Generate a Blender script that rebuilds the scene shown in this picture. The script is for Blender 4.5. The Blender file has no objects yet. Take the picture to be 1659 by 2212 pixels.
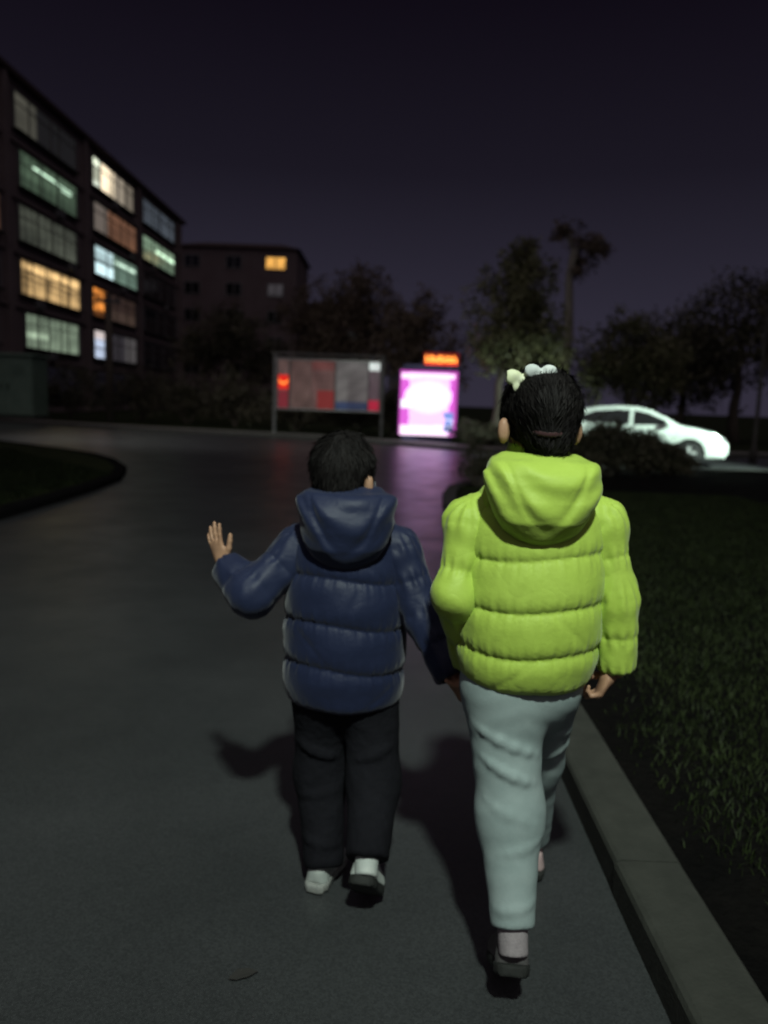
import bpy, math, random
import numpy as np
from mathutils import Vector, Matrix

R = math.radians
sc = bpy.context.scene
# ------------------------------------------------------------------ camera
CAM_H, PITCH, ROLL, FPX = 1.35, R(8.1), R(2.0), 1661.0
FW = np.array([0, math.cos(PITCH), -math.sin(PITCH)])
U0 = np.array([0, math.sin(PITCH), math.cos(PITCH)])
X0 = np.array([1.0, 0, 0])
RT = math.cos(ROLL) * X0 + math.sin(ROLL) * U0
UP = math.cos(ROLL) * U0 - math.sin(ROLL) * X0
cd = bpy.data.cameras.new('camera')
cam = bpy.data.objects.new('camera', cd)
sc.collection.objects.link(cam)
M = Matrix(((RT[0], UP[0], -FW[0], 0), (RT[1], UP[1], -FW[1], 0), (RT[2], UP[2], -FW[2], CAM_H), (0, 0, 0, 1)))
cam.matrix_world = M
cd.sensor_fit = 'VERTICAL'
cd.sensor_height = 36
cd.lens = 36 * FPX / 2212
cd.clip_start = 0.05
cd.clip_end = 1500
cd.dof.use_dof = True                      # handheld phone, wide open, focus hunting a little short of the children
cd.dof.focus_distance = 1.25
cd.dof.aperture_fstop = 2.8
sc.camera = cam

# ------------------------------------------------------------------ night sky
w = bpy.data.worlds.new('World'); sc.world = w; w.use_nodes = True
nt = w.node_tree; nt.nodes.clear()
wo = nt.nodes.new('ShaderNodeOutputWorld'); bg = nt.nodes.new('ShaderNodeBackground')
tc = nt.nodes.new('ShaderNodeTexCoord'); sx = nt.nodes.new('ShaderNodeSeparateXYZ')
cr = nt.nodes.new('ShaderNodeValToRGB')
sky = nt.nodes.new('ShaderNodeTexSky'); sky.sky_type = 'NISHITA'; sky.sun_disc = False
sky.sun_elevation = R(-6); sky.sun_rotation = R(200)
add = nt.nodes.new('ShaderNodeMix'); add.data_type = 'RGBA'; add.blend_type = 'ADD'; add.inputs[0].default_value = 0.03
nt.links.new(tc.outputs['Generated'], sx.inputs[0]); nt.links.new(sx.outputs['Z'], cr.inputs[0])
e = cr.color_ramp.elements
e[0].position = 0.0; e[0].color = (0.031, 0.027, 0.044, 1)
e[1].position = 0.43; e[1].color = (0.0050, 0.0036, 0.0075, 1)
k = e.new(0.11); k.color = (0.0255, 0.0228, 0.0375, 1)
k = e.new(0.27); k.color = (0.0105, 0.0088, 0.0155, 1)
nt.links.new(cr.outputs[0], add.inputs[6]); nt.links.new(sky.outputs[0], add.inputs[7])
nt.links.new(add.outputs[2], bg.inputs[0]); nt.links.new(bg.outputs[0], wo.inputs[0])
bg.inputs[1].default_value = 1.0
sl = bpy.data.lights.new('fill_sun', 'SUN'); sl.energy = 0.42; sl.angle = R(100); sl.color = (1.0, .86, .90)
so = bpy.data.objects.new('fill_sun', sl); sc.collection.objects.link(so); so.rotation_euler = (R(25), R(5), 0)   # broad soft fill added to lift the shadows, in place of cloud glow
sc.view_settings.view_transform = 'Standard'; sc.view_settings.look = 'None'
sc.view_settings.exposure = 0; sc.view_settings.gamma = 1
sc.cycles.max_bounces = 6; sc.cycles.diffuse_bounces = 3; sc.cycles.glossy_bounces = 3
sc.cycles.sample_clamp_indirect = 3

# ------------------------------------------------------------------ helpers
C = sc.collection

def ray(px, py):
    return FW + RT * (px - 829.5) / FPX + UP * (1106 - py) / FPX

def at(px, py, Y):
    """world point seen at photo pixel (1659 wide) at forward distance Y"""
    v = ray(px, py)
    return np.array([0, 0, CAM_H]) + v * Y / v[1]

def tag(o, label=None, cat=None, group=None, kind=None):
    if label: o['label'] = label
    if cat: o['category'] = cat
    if group: o['group'] = group
    if kind: o['kind'] = kind
    return o

def empty(name, loc):
    o = bpy.data.objects.new(name, None); C.objects.link(o); o.location = loc; o.empty_display_size = .2
    return o

def wloc(o):
    v = np.zeros(3)
    while o is not None:
        v = v + np.array(o.location); o = o.parent
    return v

def make_mesh(name, V, F, smooth=False):
    V = np.asarray(V, dtype=np.float32)
    me = bpy.data.meshes.new(name)
    if isinstance(F, np.ndarray):
        n, k = F.shape
        me.vertices.add(len(V)); me.vertices.foreach_set('co', V.ravel())
        me.loops.add(n * k); me.loops.foreach_set('vertex_index', F.astype(np.int32).ravel())
        me.polygons.add(n)
        me.polygons.foreach_set('loop_start', np.arange(0, n * k, k, dtype=np.int32))
        me.polygons.foreach_set('loop_total', np.full(n, k, dtype=np.int32))
        me.update(calc_edges=True)
    else:
        me.from_pydata([tuple(map(float, v)) for v in V], [], F)
        me.update()
    if smooth:
        me.polygons.foreach_set('use_smooth', np.ones(len(me.polygons), dtype=bool))
    return me

def obj(name, V, F, mat, parent=None, loc=None, smooth=False, mats=None, idx=None):
    """V in world coordinates. loc = origin for a top-level mesh."""
    V = np.asarray(V, dtype=float)
    if parent is not None:
        V = V - wloc(parent); l = (0, 0, 0)
    else:
        l = np.zeros(3) if loc is None else np.asarray(loc, float)
        V = V - l
    me = make_mesh(name, V, F, smooth)
    for m_ in (mats or [mat]): me.materials.append(m_)
    if idx is not None: me.polygons.foreach_set('material_index', np.asarray(idx, dtype=np.int32))
    o = bpy.data.objects.new(name, me); C.objects.link(o)
    o.location = tuple(l)
    if parent is not None: o.parent = parent
    return o

class MB:
    def __init__(s): s.V = []; s.F = []
    def add(s, V, F):
        n = len(s.V); s.V += [tuple(v) for v in V]; s.F += [tuple(i + n for i in f) for f in F]; return s
    def box(s, lo, hi, bev=0.0, M=None):
        lo = np.array(lo, float); hi = np.array(hi, float)
        if bev <= 0:
            V = [(x, y, z) for z in (lo[2], hi[2]) for x, y in ((lo[0], lo[1]), (hi[0], lo[1]), (hi[0], hi[1]), (lo[0], hi[1]))]
            F = [(3, 2, 1, 0), (4, 5, 6, 7), (0, 1, 5, 4), (1, 2, 6, 5), (2, 3, 7, 6), (3, 0, 4, 7)]
        else:
            b = min(bev, *(0.49 * (hi - lo)))
            V = []; ring = []
            for z, i in ((lo[2], b), (lo[2] + b, 0), (hi[2] - b, 0), (hi[2], b)):
                c = b
                x0, y0, x1, y1 = lo[0] + i, lo[1] + i, hi[0] - i, hi[1] - i
                if i == 0:
                    V += [(x0 + c, y0, z), (x1 - c, y0, z), (x1, y0 + c, z), (x1, y1 - c, z), (x1 - c, y1, z), (x0 + c, y1, z), (x0, y1 - c, z), (x0, y0 + c, z)]
                else:
                    V += [(x0, y0, z), (x1, y0, z), (x1, y0, z), (x1, y1, z), (x1, y1, z), (x0, y1, z), (x0, y1, z), (x0, y0, z)]
            F = [(7, 6, 5, 4, 3, 2, 1, 0), tuple(range(24, 32))]
            F[0] = (6, 4, 2, 0); F[1] = (24, 26, 28, 30)
            for r_ in range(3):
                for j in range(8):
                    a, b_ = r_ * 8 + j, r_ * 8 + (j + 1) % 8
                    F.append((a, b_, b_ + 8, a + 8))
        if M is not None: V = [tuple(M @ Vector(v)) for v in V]
        return s.add(V, F)
    def tube(s, pts, rad, n=10, cap=True):
        pts = [np.array(p, float) for p in pts]; m = len(pts)
        rad = [rad] * m if np.isscalar(rad) else rad
        V = []; F = []
        t0 = pts[1] - pts[0]; ref = np.array([0, 0, 1.0]) if abs(t0[2]) < 0.8 * np.linalg.norm(t0) else np.array([1.0, 0, 0])
        for i, p in enumerate(pts):
            t = pts[min(i + 1, m - 1)] - pts[max(i - 1, 0)]; t = t / np.linalg.norm(t)
            a = np.cross(t, ref); a /= np.linalg.norm(a); b = np.cross(t, a)
            for j in range(n):
                q = 2 * math.pi * j / n
                V.append(p + rad[i] * (math.cos(q) * a + math.sin(q) * b))
        for i in range(m - 1):
            for j in range(n):
                F.append((i * n + j, i * n + (j + 1) % n, (i + 1) * n + (j + 1) % n, (i + 1) * n + j))
        if cap: F += [tuple(range(n))[::-1], tuple(range((m - 1) * n, m * n))]
        return s.add(V, F)
    def lathe(s, prof, c, n=24, axis='z'):
        V = []; F = []
        for r_, h in prof:
            for j in range(n):
                q = 2 * math.pi * j / n
                v = (r_ * math.cos(q), r_ * math.sin(q), h)
                if axis == 'y': v = (v[0], v[2], v[1])
                V.append((c[0] + v[0], c[1] + v[1], c[2] + v[2]))
        for i in range(len(prof) - 1):
            for j in range(n):
                F.append((i * n + j, i * n + (j + 1) % n, (i + 1) * n + (j + 1) % n, (i + 1) * n + j))
        F += [tuple(range(n))[::-1], tuple(range((len(prof) - 1) * n, len(prof) * n))]
        return s.add(V, F)
    def build(s, name, mat, parent=None, loc=None, smooth=False):
        return obj(name, s.V, s.F, mat, parent, loc, smooth)

# ------------------------------------------------------------------ materials
def mat(name, c1, c2=None, scale=8, rough=.7, spec=.3, bump=0, bscale=40, metal=0, sheen=0, detail=5, coat=0,
        emit=None, estr=0, transl=0, rough2=None, bdist=.01, stretch=None, crease=0, speck=0):
    m = bpy.data.materials.new(name); m.use_nodes = True
    t = m.node_tree; b = t.nodes['Principled BSDF']
    c1 = tuple(c1) + (1,)
    b.inputs['Base Color'].default_value = c1
    b.inputs['Roughness'].default_value = rough; b.inputs['Metallic'].default_value = metal
    b.inputs['Specular IOR Level'].default_value = spec
    if sheen: b.inputs['Sheen Weight'].default_value = sheen; b.inputs['Sheen Roughness'].default_value = .4
    if coat: b.inputs['Coat Weight'].default_value = coat; b.inputs['Coat Roughness'].default_value = .08
    co = t.nodes.new('ShaderNodeTexCoord'); vec = co.outputs['Object']
    if stretch:
        mp = t.nodes.new('ShaderNodeMapping'); mp.inputs['Scale'].default_value = stretch
        t.links.new(vec, mp.inputs[0]); vec = mp.outputs[0]
    if c2 is not None:
        n = t.nodes.new('ShaderNodeTexNoise'); n.inputs['Scale'].default_value = scale; n.inputs['Detail'].default_value = detail
        n.inputs['Roughness'].default_value = .65
        r_ = t.nodes.new('ShaderNodeValToRGB'); r_.color_ramp.elements[0].position = .32; r_.color_ramp.elements[1].position = .68
        r_.color_ramp.elements[0].color = c1; r_.color_ramp.elements[1].color = tuple(c2) + (1,)
        t.links.new(vec, n.inputs['Vector']); t.links.new(n.outputs[0], r_.inputs[0]); t.links.new(r_.outputs[0], b.inputs['Base Color'])
        if rough2 is not None:
            mr = t.nodes.new('ShaderNodeMapRange'); mr.inputs[1].default_value = .35; mr.inputs[2].default_value = .65
            mr.inputs[3].default_value = rough; mr.inputs[4].default_value = rough2
            t.links.new(n.outputs[0], mr.inputs[0]); t.links.new(mr.outputs[0], b.inputs['Roughness'])
    if speck:
        src = b.inputs['Base Color'].links[0].from_socket
        vo = t.nodes.new('ShaderNodeTexVoronoi'); vo.inputs['Scale'].default_value = 210
        big = t.nodes.new('ShaderNodeTexNoise'); big.inputs['Scale'].default_value = .55; big.inputs['Detail'].default_value = 8
        m1 = t.nodes.new('ShaderNodeMapRange'); m1.inputs[3].default_value = 1 - speck; m1.inputs[4].default_value = 1 + speck
        m2 = t.nodes.new('ShaderNodeMapRange'); m2.inputs[1].default_value = .3; m2.inputs[2].default_value = .7; m2.inputs[3].default_value = .78; m2.inputs[4].default_value = 1.18
        mu = t.nodes.new('ShaderNodeMath'); mu.operation = 'MULTIPLY'
        sc_ = t.nodes.new('ShaderNodeSeparateColor'); t.links.new(vec, vo.inputs['Vector']); t.links.new(vec, big.inputs['Vector'])
        t.links.new(vo.outputs['Color'], sc_.inputs[0]); t.links.new(sc_.outputs[0], m1.inputs[0]); t.links.new(big.outputs[0], m2.inputs[0])
        t.links.new(m1.outputs[0], mu.inputs[0]); t.links.new(m2.outputs[0], mu.inputs[1])
        vm = t.nodes.new('ShaderNodeVectorMath'); vm.operation = 'SCALE'; t.links.new(src, vm.inputs[0]); t.links.new(mu.outputs[0], vm.inputs['Scale'])
        t.links.new(vm.outputs[0], b.inputs['Base Color'])
    if bump:
        n2 = t.nodes.new('ShaderNodeTexNoise'); n2.inputs['Scale'].default_value = bscale; n2.inputs['Detail'].default_value = 6
        bp = t.nodes.new('ShaderNodeBump'); bp.inputs['Strength'].default_value = bump; bp.inputs['Distance'].default_value = bdist
        t.links.new(vec, n2.inputs['Vector']); t.links.new(n2.outputs[0], bp.inputs['Height']); t.links.new(bp.outputs[0], b.inputs['Normal'])
        if crease:
            n3 = t.nodes.new('ShaderNodeTexNoise'); n3.inputs['Scale'].default_value = 10; n3.inputs['Detail'].default_value = 2; n3.inputs['Distortion'].default_value = .4
            ma = t.nodes.new('ShaderNodeMath'); ma.operation = 'SUBTRACT'; ma.inputs[1].default_value = .5
            mb = t.nodes.new('ShaderNodeMath'); mb.operation = 'ABSOLUTE'
            mc = t.nodes.new('ShaderNodeMath'); mc.operation = 'POWER'; mc.inputs[1].default_value = .6
            b3 = t.nodes.new('ShaderNodeBump'); b3.inputs['Strength'].default_value = crease; b3.inputs['Distance'].default_value = .02
            t.links.new(vec, n3.inputs['Vector']); t.links.new(n3.outputs[0], ma.inputs[0]); t.links.new(ma.outputs[0], mb.inputs[0]); t.links.new(mb.outputs[0], mc.inputs[0])
            t.links.new(mc.outputs[0], b3.inputs['Height']); t.links.new(bp.outputs[0], b3.inputs['Normal']); t.links.new(b3.outputs[0], b.inputs['Normal'])
    if emit:
        b.inputs['Emission Color'].default_value = tuple(emit) + (1,); b.inputs['Emission Strength'].default_value = estr
    return m

def print_mat(name, estr, rough=.25, spec=.4, base=1.0):
    """flat print / lit glass whose picture sits in the 'print' colour attribute"""
    m = bpy.data.materials.new(name); m.use_nodes = True
    t = m.node_tree; b = t.nodes['Principled BSDF']
    a = t.nodes.new('ShaderNodeAttribute'); a.attribute_name = 'print'
    b.inputs['Roughness'].default_value = rough; b.inputs['Specular IOR Level'].default_value = spec
    if base:
        t.links.new(a.outputs['Color'], b.inputs['Base Color'])
    else:
        b.inputs['Base Color'].default_value = (.02, .02, .022, 1)
    if estr:
        t.links.new(a.outputs['Color'], b.inputs['Emission Color']); b.inputs['Emission Strength'].default_value = estr
    return m

asphalt = mat('asphalt', (.033, .036, .037), (.045, .048, .049), scale=1.6, rough=.40, rough2=.31, spec=.45, bump=.2, bscale=240, bdist=.003, speck=.22)
concrete = mat('concrete', (.028, .030, .025), (.042, .044, .037), scale=9, rough=.85, bump=.4, bscale=90, bdist=.006)
soil = mat('soil', (.003, .003, .003), (.006, .0055, .005), scale=6, rough=1, spec=.05, bump=.8, bscale=30, bdist=.03)
lawn = mat('lawn', (.010, .014, .007), (.022, .028, .011), scale=1.5, rough=1, spec=.05, bump=.6, bscale=25, bdist=.03)
grass_m = mat('grass_blades', (.014, .022, .007), (.031, .044, .014), scale=4, rough=.6, spec=.15)
leaf_dark = mat('leaf_dark', (.038, .038, .024), (.075, .070, .042), scale=1.2, rough=.55, spec=.25)
leaf_olive = mat('leaf_olive', (.075, .080, .036), (.12, .118, .058), scale=.9, rough=.55, spec=.25)
leaf_brown = mat('leaf_brown', (.070, .052, .038), (.115, .088, .062), scale=.9, rough=.6, spec=.2)
bark = mat('bark', (.060, .050, .040), (.12, .105, .085), scale=7, rough=.95, spec=.1, bump=1, bscale=20, bdist=.03, stretch=(3, 3, .5))
bark_pale = mat('bark_pale', (.13, .12, .10), (.22, .205, .18), scale=5, rough=.9, spec=.1, bump=.8, bscale=15, bdist=.03, stretch=(3, 3, .6))
render_wall = mat('render_wall', (.14, .11, .11), (.19, .15, .15), scale=.6, rough=.9, bump=.3, bscale=12, bdist=.02)
render_wall2 = mat('render_wall_pink', (.11, .08, .085), (.14, .11, .115), scale=.5, rough=.9)
roof_tile = mat('roof_tile', (.035, .022, .022), (.055, .035, .03), scale=3, rough=.8)
frame_al = mat('window_frame', (.16, .16, .16), (.22, .22, .22), scale=4, rough=.5, metal=.3)
glass_dark = mat('dark_glass', (.012, .012, .014), rough=.08, spec=.6)
steel = mat('painted_steel', (.10, .10, .10), (.15, .15, .145), scale=6, rough=.45, metal=.6)
black_pl = mat('black_plastic', (.012, .012, .013), rough=.45)
navy_case = mat('purple_casing', (.05, .045, .10), (.07, .06, .13), scale=3, rough=.4)

# ------------------------------------------------------------------ SDF toolkit (organic shapes: people, car body)
def smin(a, b, k):
    h = np.clip(.5 + .5 * (b - a) / k, 0, 1)
    return b + (a - b) * h - k * h * (1 - h)

def smax(a, b, k): return -smin(-a, -b, k)

def cone(P, a, b, ra, rb):
    a = np.asarray(a, float); b = np.asarray(b, float); ba = b - a
    t = np.clip((P - a) @ ba / (ba @ ba), 0, 1)
    return np.linalg.norm(P - a - t[:, None] * ba, axis=1) - (ra + (rb - ra) * t)

def ell(P, c, r_, Rm=None):
    q = P - np.asarray(c, float)
    if Rm is not None: q = q @ Rm
    r_ = np.asarray(r_, float)
    k0 = np.linalg.norm(q / r_, axis=1); k1 = np.linalg.norm(q / (r_ * r_), axis=1) + 1e-9
    return k0 * (k0 - 1) / k1

def wav(P, f, seed, n=5, s=(1, 1, 1)):
    g = np.random.default_rng(seed); o = np.zeros(len(P)); Q = P * np.array(s)
    for i in range(n):
        d = g.normal(size=3); d /= np.linalg.norm(d)
        o += np.sin(Q @ d * f * (0.7 + .9 * g.random()) + g.random() * 6.28)
    return o / n

def surf(fn, lo, hi, h):
    lo = np.asarray(lo, float); hi = np.asarray(hi, float)
    n = np.ceil((hi - lo) / h).astype(int) + 1
    ax = [lo[i] + h * np.arange(n[i]) for i in range(3)]
    V = np.empty(tuple(n), dtype=np.float64)
    yz = np.stack(np.meshgrid(ax[1], ax[2], indexing='ij'), -1).reshape(-1, 2)
    step = max(1, int(300000 / len(yz)))
    for i in range(0, n[0], step):
        xs = ax[0][i:i + step]
        P = np.empty((len(xs), len(yz), 3)); P[:, :, 0] = xs[:, None]; P[:, :, 1:] = yz[None]
        V[i:i + step] = fn(P.reshape(-1, 3)).reshape(len(xs), n[1], n[2])
    S = V < 0
    c = [S[dx:n[0] - 1 + dx, dy:n[1] - 1 + dy, dz:n[2] - 1 + dz] for dx in (0, 1) for dy in (0, 1) for dz in (0, 1)]
    cnt = sum(x.astype(np.int8) for x in c)
    I = np.argwhere((cnt > 0) & (cnt < 8))
    idm = -np.ones(tuple(n - 1), dtype=np.int64); idm[I[:, 0], I[:, 1], I[:, 2]] = np.arange(len(I))
    acc = np.zeros((len(I), 3)); num = np.zeros(len(I))
    cor = [(dx, dy, dz) for dx in (0, 1) for dy in (0, 1) for dz in (0, 1)]
    for a in range(8):
        for b in range(a + 1, 8):
            A = np.array(cor[a]); B = np.array(cor[b])
            if abs(A - B).sum() != 1: continue
            va = V[I[:, 0] + A[0], I[:, 1] + A[1], I[:, 2] + A[2]]; vb = V[I[:, 0] + B[0], I[:, 1] + B[1], I[:, 2] + B[2]]
            m = (va < 0) != (vb < 0)
            t = np.where(m, va / np.where(m, va - vb, 1), 0)
            acc += m[:, None] * (A + t[:, None] * (B - A)); num += m
    P = lo + h * (I + acc / num[:, None])
    F = []
    for axis in range(3):
        o1, o2 = (axis + 1) % 3, (axis + 2) % 3
        sl0 = [slice(None)] * 3; sl1 = [slice(None)] * 3
        sl0[axis] = slice(0, -1); sl1[axis] = slice(1, None)
        s0, s1 = S[tuple(sl0)], S[tuple(sl1)]
        E = np.argwhere(s0 != s1)
        E = E[(E[:, o1] > 0) & (E[:, o2] > 0) & (E[:, o1] < n[o1] - 1) & (E[:, o2] < n[o2] - 1)]
        fl = S[E[:, 0], E[:, 1], E[:, 2]]
        d1 = np.zeros(3, int); d1[o1] = 1; d2 = np.zeros(3, int); d2[o2] = 1
        q = [idm[tuple((E - a).T)] for a in (d1 * 0, d1, d1 + d2, d2)]
        Q = np.stack(q, 1)
        Q = np.where(fl[:, None], Q, Q[:, ::-1])
        F.append(Q)
    F = np.concatenate(F)
    F = F[(F >= 0).all(1)]
    return P, F

# printed / lit panels: a fine grid with a colour attribute
def panel(name, o, ux, uz, w_, h_, nx, ny, fn, material, parent=None):
    """o lower-left corner (world), ux/uz unit vectors; fn(u,v)->rgb arrays with u,v in 0..1"""
    u, v = np.meshgrid(np.linspace(0, 1, nx + 1), np.linspace(0, 1, ny + 1))
    u = u.ravel(); v = v.ravel()
    V = np.asarray(o)[None] + u[:, None] * w_ * np.asarray(ux)[None] + v[:, None] * h_ * np.asarray(uz)[None]
    i, j = np.meshgrid(np.arange(nx), np.arange(ny)); a = (j * (nx + 1) + i).ravel()
    F = np.stack([a, a + 1, a + nx + 2, a + nx + 1], 1)
    ob = obj(name, V, F, material, parent)
    col = np.clip(fn(u, v), 0, 50)
    at_ = ob.data.color_attributes.new('print', 'FLOAT_COLOR', 'POINT')
    at_.data.foreach_set('color', np.concatenate([col, np.ones((len(col), 1))], 1).astype(np.float32).ravel())
    return ob

def leaves(P, N_dir, size, g, aspect=.5):
    """diamond leaves centred at P, random tilt"""
    n = len(P)
    d = g.normal(size=(n, 3)) + N_dir; d /= np.linalg.norm(d, axis=1)[:, None]
    r_ = g.normal(size=(n, 3)); s_ = np.cross(d, r_); s_ /= np.linalg.norm(s_, axis=1)[:, None]
    nn = np.cross(d, s_)
    L = (size * (.6 + .8 * g.random(n)))[:, None]
    V = np.stack([P - d * L * .5, P + s_ * L * aspect * .5 + nn * L * .08, P + d * L * .5, P - s_ * L * aspect * .5 + nn * L * .08], 1).reshape(-1, 3)
    return V, np.arange(4 * n).reshape(n, 4)

# ================================================================== the setting
def sheet(name, pts, z, material, kind='structure', thick=None):
    n = len(pts)
    V = [(x, y, z) for x, y in pts]
    F = [tuple(range(n))]
    if thick:
        V += [(x, y, z - thick) for x, y in pts]
        F += [(i, i + n, (i + 1) % n + n, (i + 1) % n) for i in range(n)]
    o = obj(name, V, F, material); tag(o, kind=kind); return o

sheet('ground', [(-500, -60), (500, -60), (500, 900), (-500, 900)], -.02, lawn)
sheet('road', [(-45, -12), (42, -12), (42, 48), (-45, 48)], 0.0, asphalt)

right_edge = [(.68, -12), (.68, 2), (.72, 6), (.78, 10.6), (.95, 11.9), (1.4, 13.0), (2.3, 14.2), (4, 16.2), (5.5, 17.2), (8, 17.9), (12, 18.2), (40, 19)]
left_edge = [(-4.0, -12), (-3.98, 9.4), (-4.02, 11.4), (-4.3, 12.9), (-5.0, 14.5), (-6.3, 16.4), (-9.5, 19), (-20, 26.2), (-44, 42)]
far_edge = [(-44, 50), (-30, 41), (-16, 31.9), (-9.5, 29.1), (-3.2, 27.1), (.4, 24.8), (2.3, 23.0), (3.6, 22.6), (6, 23.6), (12, 25), (40, 27)]

def offset(path, d):
    P = np.array(path, float); o = []
    for i in range(len(P)):
        t = P[min(i + 1, len(P) - 1)] - P[max(i - 1, 0)]; t /= np.linalg.norm(t)
        o.append(P[i] + d * np.array([t[1], -t[0]]))
    return o
KW = .19
sheet('verge', [tuple(p) for p in offset(right_edge, KW)] + [(40, -12)], .085, soil)
sheet('corner_lawn', [tuple(p) for p in offset(left_edge, -KW)][::-1] + [(-44, -12)], .085, lawn)
pv = offset(far_edge, -KW); lw = offset(far_edge, -1.5)
sheet('far_pavement', [tuple(p) for p in pv] + [tuple(p) for p in lw][::-1], .10, mat('pavement', (.10, .098, .092), (.15, .145, .135), scale=2, rough=.7, bump=.4, bscale=30))
sheet('far_lawn', [tuple(p) for p in lw] + [(40, 90), (-44, 90)], .09, lawn)

def resample(path, step):
    P = np.array(path, float); d = np.r_[0, np.cumsum(np.linalg.norm(np.diff(P, axis=0), axis=1))]
    s = np.arange(0, d[-1], step); return np.stack([np.interp(s, d, P[:, 0]), np.interp(s, d, P[:, 1])], 1)

def kerb(name, path, side, step, y_max):
    """a row of separate kerb stones along path; side=+1 stones lie to the right of the path direction"""
    Q = resample(path, step)
    base = MB()
    root = None
    g = random.Random(len(path))
    stones = []
    for a, b in zip(Q[:-1], Q[1:]):
        t = (b - a); L = np.linalg.norm(t); t /= L; nrm = np.array([t[1], -t[0]]) * side
        j = .002
        c0, c1 = a + t * j, b - t * j
        h = .102 + g.uniform(-.002, .002); off = g.uniform(0, .003)
        ch = .018
        def sec(c):
            p = lambda u, z: (c[0] + nrm[0] * u, c[1] + nrm[1] * u, z)
            return [p(off, -.05), p(off, h - ch), p(off + .006, h - .006), p(off + ch, h), p(KW - .012, h), p(KW - .002, h - .01), p(KW - .002, -.05)]
        s0, s1 = sec(c0), sec(c1); n = len(s0)
        F = [(i, i + n, i + n + 1, i + 1) for i in range(n - 1)] + [tuple(range(n)), tuple(range(n, 2 * n))[::-1]]
        stones.append((s0 + s1, F))
    # bedding strip under the stones carries them
    n = len(Q); V = []; F = []
    off_ = offset(Q, KW * side)
    for i in range(n):
        V += [(Q[i][0] + (off_[i][0] - Q[i][0]) * .15, Q[i][1] + (off_[i][1] - Q[i][1]) * .15, .07), (off_[i][0], off_[i][1], .07)]
    for i in range(n - 1): F.append((2 * i, 2 * i + 2, 2 * i + 3, 2 * i + 1))
    root = obj(name, V, F, soil); tag(root, kind='structure')
    for V_, F_ in stones: obj('kerb_stone', V_, F_, concrete, root)
kerb('verge_kerb', right_edge, 1, 1.0, 16)
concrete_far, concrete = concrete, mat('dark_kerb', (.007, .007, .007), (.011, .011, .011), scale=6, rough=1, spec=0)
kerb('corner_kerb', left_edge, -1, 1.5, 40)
concrete = concrete_far
kerb('far_kerb', far_edge, -1, 1.5, 40)

# grass on the verge: uncountable
def grass(name, label, xr, yr, n, hgt, seed, wd=.004, keep=None, gm=None):
    g = np.random.default_rng(seed)
    x = xr[0] + (xr[1] - xr[0]) * g.random(n); y = yr[0] + (yr[1] - yr[0]) * g.random(n) ** 1.4
    if keep is not None:
        m = keep(x, y, g); x, y = x[m], y[m]; n = len(x)
    h = hgt * (.5 + .9 * g.random(n)); a = g.random(n) * 6.28; b = g.normal(size=(n, 2)) * .5
    B = np.stack([x, y, np.full(n, .083)], 1); W = np.stack([np.cos(a), np.sin(a), np.zeros(n)], 1) * wd * (.7 + .6 * g.random(n))[:, None]
    Mi = B + np.stack([b[:, 0] * h * .3, b[:, 1] * h * .3, h * .6], 1); T = B + np.stack([b[:, 0] * h, b[:, 1] * h, h * .95], 1)
    V = np.stack([B - W, B + W, Mi + W * .7, Mi - W * .7, T], 1).reshape(-1, 3)
    i = np.arange(n)[:, None] * 5
    F = np.concatenate([i + [0, 1, 2], i + [0, 2, 3], i + [3, 2, 4]])
    o = obj(name, V, F, gm or grass_m); tag(o, label, 'grass', kind='stuff'); return o
patch = lambda x, y, g: (np.sin(x * 2.3 + 1) + np.sin(y * 1.7 + x) + np.sin(x * 5 - y * 3) * .5 + 0 * x > 9) | ((x - 1.12) * 3 + .25 * np.sin(y * 3.1) + .15 * np.sin(y * 7.7 + x * 4) + g.normal(size=len(x)) * .30 > 0) & (x > .9)
grass('verge_grass', 'short dark green grass growing on the verge behind the kerb', (.9, 5.5), (.9, 12), 190000, .030, 3, wd=.0022, keep=patch)
grass('corner_grass', 'dark short grass covering the road corner on the left', (-9, -4.25), (6, 16), 30000, .06, 4, wd=.009, gm=mat('dark_grass', (.006, .010, .004), (.013, .019, .006), scale=2, rough=.8, spec=.1),
      keep=lambda x, y, g: (y < 10.5) | (y < 12.0 - (x + 4.3) * 1.15))

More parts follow.
